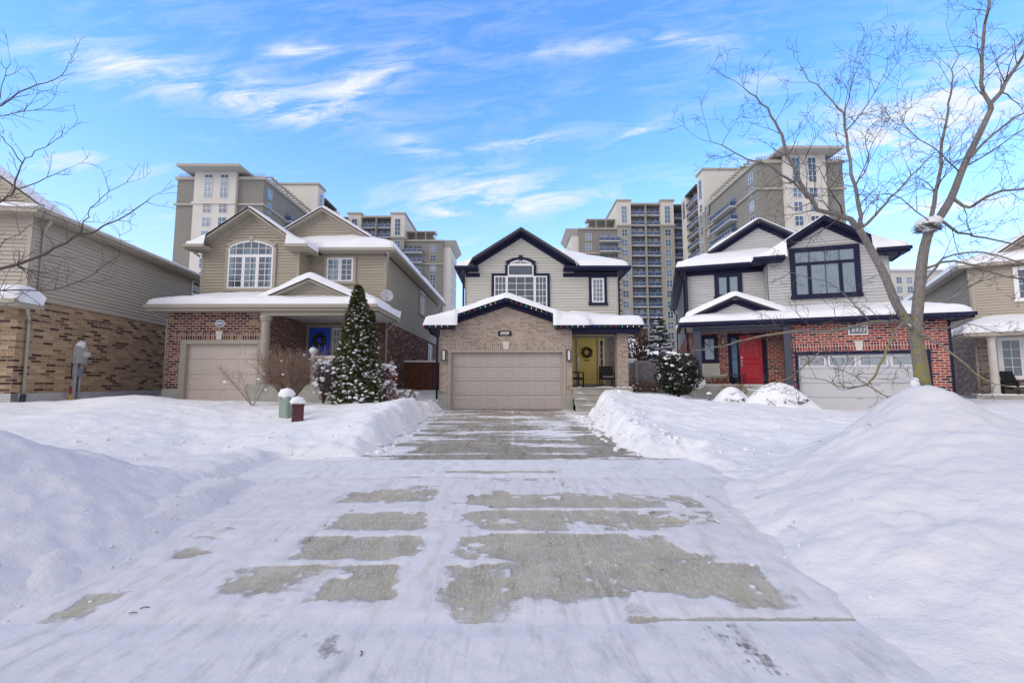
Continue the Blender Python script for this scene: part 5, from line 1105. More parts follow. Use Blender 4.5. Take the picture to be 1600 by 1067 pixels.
def balc_mesh(w, d, door=True, back=0):
    m = MB(); p = Pl(0, 0)
    pbox(m, p, -w / 2, w / 2, -.22, 0, 0, d, 0)
    pbox(m, p, -w / 2 + .03, w / 2 - .03, .12, 1.02, d - .07, d - .04, 1); pbox(m, p, -w / 2 + .03, -w / 2 + .06, .12, 1.02, .05, d - .07, 1); pbox(m, p, w / 2 - .06, w / 2 - .03, .12, 1.02, .05, d - .07, 1)
    pbox(m, p, -w / 2, w / 2, 1.02, 1.09, d - .1, d - .01, 0)
    n = max(2, int(w / 1.4))
    for i in range(n + 1):
        x = -w / 2 + .04 + (w - .08) * i / n; pbox(m, p, x - .03, x + .03, 0, 1.02, d - .08, d - .03, 0)
    pbox(m, p, -w / 2 + .05, w / 2 - .05, .001, .10, .1, d - .1, 3)
    if door:
        for c in (-w * .24, w * .24): pbox(m, p, c - w * .19, c + w * .19, 0, 2.35, back, back + .06, 2); pbox(m, p, c - .04, c + .04, 0, 2.2, back + .06, back + .1, 0)
    return m.mesh('balcony', [T_SLAB, RAILG, TG, ROOFSNOW])
BM = {k: balc_mesh(*k) for k in ((10.0, 1.7), (4.1, 1.2), (6.2, 1.7), (4.6, 1.6), (3.6, 1.5))}
def tower(label, mx, k, x_off=0.0, dz=0.0):
    """One L-shaped block. Built in metres for the right-hand one; mx=-1 mirrors it, k scales the distance from the street."""
    root = thing('apartment_tower', label, 'apartment tower', (0, 0, dz), 0, 'apartment towers behind the houses')
    X = lambda x: mx * x * k + x_off
    Yk = lambda y: y * k
    Zk = lambda z: 1.5 + (z - 1.5) * 1.0
    cnt = {'window': 0, 'balcony': 0}
    def blk(name, x0, x1, y0, y1, z0, z1, mat):
        a, b = sorted((X(x0), X(x1))); m = MB(); m.box(a, b, Yk(y0), Yk(y1), Zk(z0), Zk(z1)); return m.build(name, mat, root)
    def put(kind, mesh, x, y, z, face):      # face: 'f' towards the street, 's' towards the courtyard
        if cnt[kind] >= 98: return
        cnt[kind] += 1
        o = bpy.data.objects.new(kind, mesh); col.objects.link(o); o.parent = root; o.location = (X(x), Yk(y), Zk(z))
        o.rotation_euler = (0, 0, 0 if face == 'f' else -mx * math.pi / 2)
    FL = 3.04
    # front block
    blk('wall', 50.3, 68, 90, 114.6, 0, 46.9, T_TAUPE)
    blk('wall', 55.5, 64.0, 89.2, 90, 0, 47.94, T_WHITE)
    for (x0, x1, y0, y1) in ((49.9, 55.5, 89.6, 90), (64.0, 68.3, 89.6, 90), (49.9, 50.3, 90, 114.6)): blk('cornice_band', x0, x1, y0, y1, 40.85, 41.25, T_BAND); blk('cornice_band', x0, x1, y0, y1, 46.5, 47.1, T_BAND)
    blk('cornice_band', 55.3, 64.2, 88.9, 89.2, 40.85, 41.3, T_WHITE)
    # flared canopy roof of the stair tower
    a, b = sorted((X(53.6), X(66.0))); c, d = sorted((X(55.3), X(64.2))); m = MB()
    m.box(a, b, Yk(86.6), Yk(99), 47.95, 48.5); m.build('canopy_roof', T_BAND, root)
    m = MB(); m.box(a + .5, b - .5, Yk(87.2), Yk(98), 48.5, 48.75); m.build('snow_cover', ROOFSNOW, root)
    for x in (57.9, 61.15):
        put('window', WM[(1.6, 5.1, 2, 4)], x, 89.2, 42.2, 'f')
        for i in range(7): put('window', WM[(1.7, 2.0, 2, 2)], x, 89.2, 38.95 - 2.95 * i, 'f')
    for yy in (93.2,):
        for i in range(7): put('window', WM[(1.7, 2.0, 2, 2)], 50.3, yy - 4.0 + .4, 43.5 - FL * i, 's') if False else put('window', WM[(1.7, 2.0, 2, 2)], 50.3, 92.3, 43.3 - FL * i, 's')
    for i in range(8): put('balcony', BM[(10.0, 1.7)], 50.3, 103.6, 40.9 - FL * i, 's')
    for i in range(8): put('window', WM[(1.3, 2.0, 2, 2)], 50.0, 112.6, 44.5 - FL * i, 's')
    # pergola on the terrace
    m = MB()
    for i in range(14): 
        p0, p1 = X(50.8), X(54.5); q = sorted((p0, p1)); yy = Yk(94.5 + i * 1.4); m.box(q[0], q[1], yy, yy + .15, 49.2, 49.5)
    q = sorted((X(51), X(51.25))); m.box(q[0], q[1], Yk(94), Yk(114), 48.95, 49.19)
    for yy in (95, 101, 107, 113): m.box(q[0], q[1], Yk(yy), Yk(yy) + .25, 46.9, 48.94)
    m.build('pergola', T_BAND, root)
    m = MB()
    for (x0, x1, y0, y1) in ((50.4, 55, 90.1, 90.2), (64.3, 67.9, 90.1, 90.2)):
        q = sorted((X(x0), X(x1))); m.box(q[0], q[1], Yk(y0), Yk(y1), 47.9, 47.96); m.box(q[0], q[1], Yk(y0), Yk(y1), 47.45, 47.5)
        n = 8
        for i in range(n + 1): xx = q[0] + (q[1] - q[0]) * i / n; m.box(xx - .03, xx + .03, Yk(y0), Yk(y1), 47.1, 47.9)
        m.build('roof_railing', T_BAND, root); m = MB()
    # tall white corner block
    blk('wall', 50.0, 66, 114.6, 118.6, 46.0, 57.0, T_WHITE); blk('wall', 50.0, 66, 114.6, 118.6, 0, 46.0, T_TAN); blk('cornice_band', 49.7, 66.3, 114.3, 118.9, 57.0, 57.5, T_BAND)
    put('window', WM[(1.6, 5.1, 2, 4)], 50.0, 116.6, 50.0, 's')
    for i in range(10): put('window', WM[(1.7, 2.0, 2, 2)], 50.0, 116.6, 46.4 - FL * i, 's')
    # courtyard balconies between the white blocks
    blk('recessed_wall', 51.3, 66, 118.6, 126.4, 0, 54.5, T_DARK); blk('roof_slab', 49.6, 66, 118.6, 126.4, 54.5, 55.0, T_DARK)
    for i in range(13):
        for yy in (120.5, 124.5): put('balcony', BM[(3.6, 1.5)], 51.3, yy, 51.2 - FL * i, 's')
    for yy in (118.7, 122.5, 126.3): blk('fin_wall', 50.7, 51.3, yy - .12, yy + .12, 0, 54.5, T_TAN)
    blk('wall', 50.0, 66, 126.4, 130.0, 0, 55.0, T_WHITE)
    put('window', WM[(1.6, 5.1, 2, 4)], 50.0, 128.2, 48.8, 's')
    # rear wing facing the street
    blk('wall', 31.0, 35.0, 130, 146, 47.7, 54.9, T_WHITE); blk('wall', 31.0, 35.0, 130, 146, 0, 47.7, T_TAN)
    blk('recessed_wall', 35.0, 43.8, 131.6, 146, 0, 53.9, T_DARK); blk('wall', 43.8, 47.6, 130, 146, 47.7, 54.9, T_WHITE); blk('wall', 43.8, 47.6, 130, 146, 0, 47.7, T_TAN)
    blk('roof_slab', 35.0, 43.8, 129.9, 146, 53.9, 54.4, T_BAND); blk('fin_wall', 39.25, 39.55, 130, 131.6, 0, 53.9, T_TAN)
    for x0, x1 in ((30.7, 35.2), (43.6, 47.9)): blk('cornice_band', x0, x1, 129.7, 146, 54.9, 55.4, T_BAND); blk('cornice_band', x0, x1, 129.6, 130, 47.3, 47.75, T_BAND)
    blk('wall', 47.6, 52, 134, 146, 0, 53.5, T_DARK); blk('roof_slab', 47.6, 52, 130, 134, 53.5, 54.0, T_DARK)
    for x in (33.0, 45.7):
        put('window', WM[(1.6, 5.1, 2, 4)], x, 130, 48.3, 'f')
        for i in range(14): put('window', WM[(1.7, 2.0, 2, 2)], x, 130, 44.4 - FL * i, 'f')
    for i in range(15):
        for x in (37.1, 41.7): put('balcony', BM[(4.1, 1.2)], x, 131.6, 50.9 - FL * i, 'f')
    for i in range(12): put('balcony', BM[(3.6, 1.5)], 49.6, 134, 50.9 - FL * i, 'f')
    # lower olive end of the rear wing
    blk('wall', 19.8, 31.0, 131, 146, 0, 46.6, T_TAUPE); blk('wall', 17.6, 19.8, 132, 146, 0, 46.6, T_WHITE)
    blk('cornice_band', 19.5, 31.0, 130.6, 146, 46.6, 47.05, T_BAND); blk('cornice_band', 19.5, 31.0, 130.6, 131, 39.3, 39.7, T_BAND)
    a, b = sorted((X(17.2), X(19.7))); m = MB(); m.hexa([(a, Yk(131.8), 45.2), (b, Yk(131.8), 45.2), (b, Yk(145), 45.2), (a, Yk(145), 45.2)] + [(X(15.9 if (mx > 0) == (i in (0, 3)) else 19.7), Yk(131.0 if i < 2 else 146), 47.0) for i in range(4)]); m.build('canopy_roof', T_BAND, root)
    blk('penthouse', 23.6, 31, 136, 146, 46.6, 50.2, T_TAN)
    m = MB(); q = sorted((X(22.3), X(31))); m.box(q[0], q[1], Yk(132.5), Yk(136), 50.21, 50.5)
    for i in range(4): xx = q[0] + (q[1] - q[0]) * i / 3; m.box(xx - .1, xx + .1, Yk(132.4), Yk(132.6), 46.6, 50.2)
    m.build('pergola', T_BAND, root)
    for x in (25.3, 28.6): put('window', WM[(1.7, 2.0, 2, 2)], x, 136, 47.2, 'f')
    for i in range(13): put('window', WM[(1.7, 2.0, 2, 2)], 22.6, 131, 43.4 - FL * i, 'f')
    for i in range(13): put('balcony', BM[(6.2, 1.7)], 28.6, 131, 41.4 + 1.4 - FL * i, 'f')
    for i in range(13):
        for yy in (136, 141): put('window', WM[(1.3, 2.0, 2, 2)], 17.6, yy, 40.5 - FL * i, 's')
    return root
tower('tall taupe and white apartment tower behind the houses on the right', 1, 1.0)
tower('tall taupe and white apartment tower behind the blue door house on the left', -1, 1.045, -0.6, -1.7)
root = thing('apartment_block', 'pale cream apartment block glimpsed between the red brick house and the far right house', 'apartment block')
m = MB(); m.box(118, 150, 140, 160, 0, 36.5); m.build('wall', T_WHITE, root); m = MB(); m.box(126.5, 150, 139.6, 140, 0, 33); m.build('wall', T_TAN, root); m = MB(); m.box(117.5, 150.5, 139, 160.5, 36.5, 37); m.build('roof', ROOFSNOW, root)
for i in range(9):
    for x in (121.0, 124.3): o = bpy.data.objects.new('window', WM[(1.7, 2.0, 2, 2)]); col.objects.link(o); o.parent = root; o.location = (x, 140, 32.5 - 3 * i)
    for x in (130, 136.5, 143): o = bpy.data.objects.new('balcony', BM[(6.2, 1.7)]); col.objects.link(o); o.parent = root; o.location = (x, 139.6, 30 - 3 * i)

# ------------------------------------------------------------------ back yard between the houses: fences, small house, far trees
WOODG = flat('weathered grey wood', (.26, .24, .245), .9, .35, 6, .4, 30); WOODB = flat('red brown stained wood', (.13, .05, .025), .8, .4, 5, .4, 30)
def fence(label, x0, x1, y, z0, z1, wood, slope=0.0, post=None, cap=True):
    root = thing('board_fence', label, 'fence', ((x0 + x1) / 2, y, z0)); cx_ = (x0 + x1) / 2; r = random.Random(int(x0 * 10)); m = MB(); x = x0
    while x < x1 - .05:
        w = .135; t = r.uniform(-.012, .012); m.box(x - cx_, x - cx_ + w - .008, -.012 + t, .012 + t, -.4, z1 - z0 + r.uniform(-.01, .01)); x += w
    m.build('boards', wood, root)
    m = MB(); m.box(x0 - cx_, x1 - cx_, .03, .07, .3, .39); m.box(x0 - cx_, x1 - cx_, .03, .07, z1 - z0 - .35, z1 - z0 - .26); m.build('rails', wood, root)
    if post is not None: m = MB(); m.box(post - cx_ - .07, post - cx_ + .07, -.16, -.02, -.4, z1 - z0 + .1); m.build('post', flat('pale post', (.30, .28, .25), .9), root)
    if cap: m = MB(); m.box(x0 - cx_ - .02, x1 - cx_ + .02, -.06, .06, z1 - z0, z1 - z0 + .09); m.build('snow_cap', ROOFSNOW, root, bevel=.03)
    return root
fence('grey weathered board fence between the yellow door house and the red brick house', 5.1, 8.1, 20.5, .8, 2.42, WOODG, post=5.55, cap=False)
fence('red brown board fence between the blue door house and the tan brick garage', -5.3, -2.75, 22.5, .9, 2.52, WOODB)
m = MB(); m.blob((0, 0, 0), .42, .12, .13, 2); o = m.build('snow_cap', ROOFSNOW, None, smooth=True); o.location = (5.28, 20.45, 2.5); o.parent = bpy.data.objects['board_fence']; o.location = (5.28 - 6.6, -.05, 1.68)
root = thing('bungalow', 'low white house with snowy roof seen above the grey fence', 'house', (13, 48, 0))
m = MB(); m.box(-3.5, 4.5, 0, 8, .5, 4.2); m.build('wall', flat('pale render', (.55, .53, .50), .8), root)
m = MB(); m.box(-3.5, 4.5, -.03, 0, .5, 2.7); m.build('carport_shade', flat('carport shade', (.03, .03, .03), .9), root)
m = MB(); m.hexa([(-4, -1, 4.2), (5, -1, 4.2), (5, 9, 4.2), (-4, 9, 4.2), (-1, 3.5, 6.6), (2, 3.5, 6.6), (2, 4.5, 6.6), (-1, 4.5, 6.6)]); m.build('roof', ROOFSNOW, root)
root = thing('garden_wall', 'low red brick wall with snow on top beyond the grey fence', 'wall', (9.3, 30, 0)); m = MB(); wall_holes(m, Pl(0, 0), -1.2, 1.6, .6, 3.0); m.box(-1.2, 1.6, .01, .3, .6, 2.99); m.build('brick_wall', B_DRK, root); m = MB(); m.box(-1.25, 1.65, -.05, .35, 3.0, 3.35); m.build('snow_cap', ROOFSNOW, root, bevel=.08)

# ------------------------------------------------------------------ bare trees
BARK, t_, b_ = newmat('grey bark with lichen'); tcn = N(t_, 'ShaderNodeTexCoord'); o_ = tcn.outputs['Object']
mp_ = N(t_, 'ShaderNodeMapping'); mp_.inputs['Scale'].default_value = (1, 1, .25); wire(t_, o_, mp_.inputs['Vector'])
n1 = noise_n(t_, 45, 6, mp_.outputs[0], .65); n2 = noise_n(t_, 9, 5, o_, .7); se = N(t_, 'ShaderNodeSeparateXYZ'); wire(t_, o_, se.inputs[0])
bk = ramp_n(t_, n1.outputs['Fac'], [(.3, (.115, .102, .097)), (.7, (.30, .275, .26))])
mk = N(t_, 'ShaderNodeMapRange'); mk.inputs['From Min'].default_value = 3.1; mk.inputs['From Max'].default_value = 1.2; mk.inputs['To Min'].default_value = 0; mk.inputs['To Max'].default_value = .22; wire(t_, se.outputs[2], mk.inputs['Value'])
lf = M(t_, 'MULTIPLY', M(t_, 'SUBTRACT', M(t_, 'ADD', n2.outputs['Fac'], mk.outputs[0]), .56), 6, clamp=True)
mxx = N(t_, 'ShaderNodeMix', data_type='RGBA'); wire(t_, lf, mxx.inputs[0]); wire(t_, bk, mxx.inputs[6]); mxx.inputs[7].default_value = (.27, .235, .075, 1)
wire(t_, mxx.outputs[2], b_.inputs['Base Color']); b_.inputs['Roughness'].default_value = .9; bump_n(t_, b_, n1.outputs['Fac'], .8, .02)
TWIG = flat('twig bark', (.085, .066, .06), .8, .25, 8)
def twigs(mb, p, d, L, r, depth, rnd, up=.25, zig=.12):
    """A branchlet that bends, tapers and forks."""
    n = 5; pts = [p]; q = Vector(p); d = Vector(d).normalized(); kids = []
    for i in range(n):
        d = (d + Vector((rnd.gauss(0, zig), rnd.gauss(0, zig), rnd.gauss(0, zig) + up * .12))).normalized(); q = q + d * (L / n); pts.append(tuple(q))
        if depth > 0 and i > 0: kids.append((Vector(q), d.copy(), i))
    mb.tube(pts, [max(r * (1 - .75 * i / n), .0024) for i in range(n + 1)], 5 if r > .012 else 3, cap=False)
    for (kp, kd, i) in kids:
        if rnd.random() < .86:
            s = kd.cross(Vector((rnd.gauss(0, 1), rnd.gauss(0, 1), rnd.gauss(0, 1)))).normalized()
            nd = (kd * rnd.uniform(.35, .8) + s * rnd.uniform(.5, .95)).normalized()
            twigs(mb, tuple(kp), nd, L * rnd.uniform(.42, .75) * (1 - .08 * i), r * .5, depth - 1, rnd, up, zig)
def smooth_path(pts, k=3):
    P = [Vector(p) for p in pts]; o = []
    for i in range(len(P) - 1):
        a, b, c, d = P[max(i - 1, 0)], P[i], P[i + 1], P[min(i + 2, len(P) - 1)]
        for j in range(k):
            t = j / k; o.append(.5 * ((2 * b) + (c - a) * t + (2 * a - 5 * b + 4 * c - d) * t * t + (3 * b - a - 3 * c + d) * t ** 3))
    return o + [P[-1]]
def limb(mb, tw, pl_, r0, r1, rnd, every=.16, L=(.35, .9), depth=2, start=.12, n=8, up=.3):
    P = smooth_path([at(*p) for p in pl_]); tot = 0; m = len(P)
    P = [P[0]] + [p + Vector((rnd.gauss(0, .008), rnd.gauss(0, .02), rnd.gauss(0, .008))) for p in P[1:]]
    R = [r0 + (r1 - r0) * (i / (m - 1)) ** .8 for i in range(m)]
    mb.tube(P, R, n if r0 > .02 else 5); acc_ = 0
    for i in range(1, m):
        seg = (P[i] - P[i - 1]); acc_ += seg.length
        while acc_ > every and i / m > start:
            acc_ -= every; d = seg.normalized(); s = d.cross(Vector((rnd.gauss(0, 1), rnd.gauss(0, 1.2), rnd.gauss(0, 1)))).normalized()
            twigs(tw, tuple(P[i]), d * rnd.uniform(.3, .8) + s * rnd.uniform(.5, 1), rnd.uniform(*L) * (1.1 - .5 * i / m), max(R[i] * .35, .005), depth, rnd, up)
    d = (P[-1] - P[-2]).normalized(); twigs(tw, tuple(P[-1]), d, L[1] * .7, r1 * .8, depth, rnd, up)
rnd = random.Random(11)
base = at(1441, 612, 7.5)
root = thing('bare_tree', 'large bare tree with lichened forked trunk rising from the right snowbank', 'tree', (base[0], base[1], 0), 0, 'bare winter trees along the street')
tk, br, tw = MB(), MB(), MB()
tk.tube(smooth_path([at(1446, 640, 7.5), at(1443, 612, 7.5), at(1438, 570, 7.5), at(1432, 530, 7.5), at(1428, 503, 7.5)]), [.122, .118, .114, .11, .106, .103, .10, .098, .096, .095, .094, .092, .088], 14)
tk.tube(smooth_path([at(1430, 520, 7.5), at(1436, 460, 7.5), at(1442, 400, 7.55), at(1452, 362, 7.55), at(1468, 340, 7.6), at(1487, 308, 7.6), at(1505, 262, 7.7), at(1530, 210, 7.8), at(1548, 172, 7.9)]), [.085 - .0018 * i for i in range(25)], 10)
tk.tube(smooth_path([at(1432, 522, 7.5), at(1402, 478, 7.45), at(1383, 432, 7.4), at(1360, 388, 7.4), at(1342, 357, 7.35)]), [.068 - .0016 * i for i in range(13)], 10)
big = [  # polyline of (px,py,depth), radius from/to
    ([(1342, 357, 7.35), (1318, 337, 7.3), (1280, 326, 7.2), (1250, 285, 7.1), (1224, 225, 7.0), (1212, 191, 6.9), (1190, 161, 6.8), (1164, 140, 6.7)], .05, .007),
    ([(1262, 310, 7.15), (1224, 272, 7.0), (1171, 247, 6.8), (1111, 221, 6.6)], .022, .005),
    ([(1342, 360, 7.35), (1345, 337, 7.4), (1336, 292, 7.5), (1325, 232, 7.6), (1319, 187, 7.7), (1310, 168, 7.7), (1284, 139, 7.8), (1261, 124, 7.8)], .038, .006),
    ([(1319, 180, 7.7), (1329, 139, 7.8), (1344, 90, 7.9)], .014, .004), ([(1322, 205, 7.65), (1358, 160, 7.6), (1380, 118, 7.5)], .014, .004),
    ([(1343, 358, 7.35), (1377, 326, 7.2), (1400, 300, 7.1), (1437, 262, 7.0), (1460, 240, 6.9)], .026, .005),
    ([(1336, 292, 7.5), (1358, 255, 7.7), (1352, 215, 7.8), (1370, 190, 7.9)], .014, .004),
    ([(1548, 172, 7.9), (1570, 130, 8.0), (1600, 88, 8.1), (1640, 40, 8.2)], .042, .02), ([(1548, 172, 7.9), (1540, 155, 7.9), (1532, 115, 7.8), (1535, 60, 7.7), (1545, 0, 7.6), (1552, -50, 7.6)], .035, .018),
    ([(1456, 352, 7.55), (1462, 300, 7.4), (1470, 260, 7.3), (1474, 205, 7.2), (1483, 160, 7.1), (1490, 120, 7.0), (1497, 78, 7.0)], .036, .006),
    ([(1487, 308, 7.6), (1515, 325, 7.4), (1545, 306, 7.2), (1580, 297, 7.0), (1620, 290, 6.9)], .028, .014), ([(1468, 344, 7.6), (1500, 362, 7.8), (1540, 372, 8.0), (1610, 386, 8.2)], .026, .012),
    ([(1508, 255, 7.7), (1550, 212, 7.5), (1590, 182, 7.4), (1630, 160, 7.3)], .024, .01), ([(1505, 262, 7.7), (1545, 240, 8.0), (1600, 200, 8.3)], .018, .008),
    ([(1424, 512, 7.4), (1400, 502, 7.3), (1360, 504, 7.1), (1310, 515, 6.9), (1260, 518, 6.8), (1190, 524, 6.6), (1151, 535, 6.5), (1115, 543, 6.4), (1080, 549, 6.3)], .034, .006),
    ([(1412, 503, 7.3), (1396, 520, 7.0), (1378, 560, 6.8), (1365, 590, 6.7), (1350, 602, 6.6)], .026, .012), ([(1350, 602, 6.6), (1318, 605, 6.5), (1290, 594, 6.4), (1250, 588, 6.3)], .012, .004), ([(1352, 600, 6.6), (1378, 616, 6.5), (1408, 620, 6.4), (1440, 612, 6.3), (1452, 598, 6.25)], .011, .004), ([(1352, 598, 6.6), (1330, 585, 6.4), (1292, 572, 6.3)], .009, .003),
    ([(1436, 522, 7.4), (1470, 540, 7.2), (1500, 560, 7.0), (1540, 594, 6.8), (1595, 606, 6.6)], .024, .005), ([(1444, 420, 7.5), (1490, 408, 7.2), (1550, 425, 7.0), (1620, 440, 6.8)], .022, .01), ([(1442, 445, 7.5), (1475, 405, 7.2), (1530, 395, 7.0), (1610, 415, 6.8)], .02, .01),
    ([(1440, 470, 7.5), (1480, 470, 7.2), (1530, 440, 7.0), (1600, 430, 6.8)], .018, .006), ([(1430, 500, 7.5), (1465, 515, 7.8), (1510, 505, 8.0), (1560, 520, 8.2)], .018, .005), ([(1300, 520, 6.9), (1270, 560, 6.7), (1230, 590, 6.6), (1195, 605, 6.5)], .012, .004), ([(1360, 504, 7.1), (1330, 470, 6.9), (1290, 440, 6.8), (1235, 425, 6.7)], .012, .004),
    ([(1456, 355, 7.5), (1420, 320, 7.2), (1385, 300, 7.0), (1360, 318, 6.9)], .012, .004), ([(1500, 270, 7.7), (1470, 240, 7.4), (1420, 205, 7.2), (1405, 175, 7.1)], .014, .004)]
for l, r0, r1 in big:
    low = min(p[1] for p in l) > 400
    limb(br, tw, l, r0, r1, rnd, every=.27 if low else .17, L=(.25, .6) if low else (.35, .95), depth=2)
off = Vector((-base[0], -base[1], 0))
for m_, nm, mt in ((tk, 'trunk', BARK), (br, 'branches', BARK), (tw, 'crown', TWIG)):
    m_.v = [(x + off.x, y + off.y, z) for x, y, z in m_.v]; m_.build(nm, mt, root, smooth=True)
m = MB(); m.blob(tuple(Vector(at(1419, 509, 7.4)) + off), .045, .045, .04, 3); m.build('lodged_snow', ROOFSNOW, root, smooth=True)
m = MB(); m.blob(tuple(Vector(at(1431, 600, 7.35)) + off), .07, .05, .11, 5); m.build('lodged_snow', ROOFSNOW, root, smooth=True)
# nest in the fork
nb = at(1449, 356, 7.5); root = thing('bird_nest', 'twiggy bird nest topped with snow in the fork of the large bare tree', 'nest', nb); m = MB(); rr_ = random.Random(5)
for i in range(170):
    a = rr_.random() * 6.28; R_ = .17 * (.6 + .5 * rr_.random()); z = rr_.uniform(-.07, .05); p = Vector((R_ * math.cos(a), R_ * math.sin(a), z)); d = Vector((-math.sin(a) + rr_.gauss(0, .4), math.cos(a) + rr_.gauss(0, .4), rr_.gauss(0, .25))).normalized() * rr_.uniform(.1, .2)
    m.tube([p - d * .5, p + Vector((0, 0, .01)), p + d * .5], .004, 3)
m.build('weave', TWIG, root); m = MB(); m.blob((0, 0, .06), .2, .17, .13, 6, rough=.12); m.blob((.13, 0, .13), .1, .1, .09, 7); m.build('snow_cap', ROOFSNOW, root, smooth=True)
rnd = random.Random(23)
root = thing('bare_tree', 'bare tree reaching thin branches in from the left edge', 'tree', (-9.2, 6.4, 0), 0, 'bare winter trees along the street')
tk, br, tw = MB(), MB(), MB()
tk.tube(smooth_path([(-9.2, 6.4, -.1), (-9.15, 6.4, 1.2), (-9.1, 6.4, 2.4), (-9.0, 6.4, 3.6), (-8.9, 6.4, 4.8), (-8.7, 6.4, 6.2)]), [.14 - .006 * i for i in range(16)], 12)
left = [([(-200, 480, 6.3), (-80, 446, 6.2), (0, 422, 6.1), (71, 397, 6.0), (117, 370, 5.9), (150, 361, 5.9), (200, 333, 5.8), (239, 308, 5.7)], .045, .005), ([(117, 370, 5.9), (132, 354, 5.9), (139, 333, 6.0), (157, 308, 6.0), (200, 287, 6.1)], .014, .004),
        ([(-200, 500, 6.3), (-80, 458, 6.0), (0, 454, 5.9), (85, 452, 5.8), (135, 432, 5.7), (171, 411, 5.7), (187, 393, 5.6)], .022, .004), ([(-190, 420, 6.3), (-60, 350, 6.1), (0, 315, 6.0), (21, 297, 6.0), (36, 258, 6.0), (57, 237, 6.0), (96, 215, 6.0)], .026, .004),
        ([(21, 297, 6.0), (75, 279, 6.1), (107, 262, 6.2)], .012, .004), ([(36, 256, 6.0), (11, 222, 5.9), (-10, 205, 5.8)], .011, .004), ([(-180, 250, 6.4), (-60, 190, 6.3), (0, 164, 6.2), (46, 137, 6.2), (82, 126, 6.2), (110, 101, 6.2)], .026, .004),
        ([(-30, 178, 6.3), (0, 178, 6.2), (53, 173, 6.1), (78, 162, 6.1)], .012, .003), ([(-5, 166, 6.2), (7, 119, 6.2), (16, 94, 6.2)], .01, .003), ([(-180, 420, 6.3), (-40, 410, 6.4), (10, 375, 6.5), (60, 345, 6.6)], .014, .004), ([(-190, 520, 6.2), (-60, 500, 6.1), (10, 480, 6.1), (60, 500, 6.1)], .012, .004)]
for l, r0, r1 in left: limb(br, tw, l, r0 * .7, r1 * .8, rnd, every=.26, L=(.2, .5), depth=1, start=.3, up=.5)
off = Vector((9.2, -6.4, 0))
for m_, nm, mt in ((tk, 'trunk', BARK), (br, 'branches', TWIG), (tw, 'crown', TWIG)):
    m_.v = [(x + off.x, y + off.y, z) for x, y, z in m_.v]; m_.build(nm, mt, root, smooth=True)

# ------------------------------------------------------------------ evergreens and shrubs
def leafmat(name, lo, hi):
    m, t, b = newmat(name); n = noise_n(t, 9, 4, N(t, 'ShaderNodeTexCoord').outputs['Object'], .7); wire(t, ramp_n(t, n.outputs['Fac'], [(.3, lo), (.7, hi)]), b.inputs['Base Color']); b.inputs['Roughness'].default_value = .7; return m
CEDAR = leafmat('cedar foliage', (.022, .030, .010), (.11, .115, .035)); YEW = leafmat('yew foliage', (.010, .013, .009), (.035, .042, .022)); SPRU = leafmat('spruce foliage', (.05, .062, .05), (.14, .155, .125)); RUST = leafmat('brown leaves', (.16, .07, .02), (.34, .17, .06)); REDL = leafmat('red leaves', (.14, .01, .015), (.32, .03, .03))
def spray(mb, p, d, L, w, rnd):
    d = Vector(d).normalized(); s = d.cross(Vector((rnd.gauss(0, 1), rnd.gauss(0, 1), rnd.gauss(0, 1)))).normalized() * w; p = Vector(p)
    mb.face([p - s * .4, p + d * L * .5 - s, p + d * L, p + d * L * .5 + s])
def crown_cone(H, R, rnd, n, L, snow_n, prof, snow_r, droop=.2, center=(0, 0), z0=0.0):
    lf, sn = MB(), MB()
    lf.lathe([(max(R * prof(t) * .72 * (1 if 0 < t < 1 else .1), .01), z0 + H * t) for t in [i / 12 for i in range(13)]], (center[0], center[1], 0), 14)
    for i in range(n):
        t = rnd.random() ** 1.15; a = rnd.random() * 6.283; lump = 1 + .16 * math.sin(a * 5 + t * 22) + .10 * math.sin(a * 9 - t * 41); q = R * prof(t) * lump * rnd.uniform(.72, 1.04)
        p = (center[0] + q * math.cos(a), center[1] + q * math.sin(a), z0 + H * t)
        spray(lf, p, (math.cos(a) * .8 + rnd.gauss(0, .5), math.sin(a) * .8 + rnd.gauss(0, .5), rnd.uniform(-.3, 1.0) - droop), L * rnd.uniform(.6, 1.3), L * .3, rnd)
    for i in range(snow_n):
        t = rnd.random() ** 1.1 * .97; a = rnd.random() * 6.283; lump = 1 + .16 * math.sin(a * 5 + t * 22) + .10 * math.sin(a * 9 - t * 41); q = R * prof(t) * lump * rnd.uniform(.86, 1.06); r = snow_r * rnd.uniform(.35, 1.25) * (1.15 - .5 * t)
        p = Vector((center[0] + q * math.cos(a), center[1] + q * math.sin(a), z0 + H * t + .02))
        for k in range(2): sn.blob(tuple(p + Vector((rnd.gauss(0, r * .6), rnd.gauss(0, r * .6), rnd.gauss(0, r * .25)))), r * rnd.uniform(.6, 1.2), r * rnd.uniform(.6, 1.2), r * rnd.uniform(.3, .6), rnd.randrange(9999), rough=.35)
    return lf, sn
rnd = random.Random(3)
bx, by, _ = at(560, 628, 14.6); z0 = gz(bx, by)
root = thing('cedar_tree', 'tall conical cedar dusted with snow in front of the blue door house', 'tree', (bx, by, z0))
prof = lambda t: (1 - t) ** .72 * (.82 + .18 * math.sin(min(t * 5, 1.57))) + .015
lf, sn = crown_cone(3.75, .70, rnd, 9500, .12, 1050, prof, .05, center=(-.10, 0)); l2, s2 = crown_cone(2.95, .36, rnd, 3500, .11, 380, prof, .048, center=(.30, .10)); l3, s3 = crown_cone(1.6, .52, rnd, 2500, .11, 230, lambda t: (1 - t) ** .5, .062, center=(.12, -.2))
for q in (l2, l3):
    k = len(lf.v); lf.v += q.v; lf.f += [tuple(i + k for i in f) for f in q.f]; lf.uv += q.uv; lf.mi += q.mi
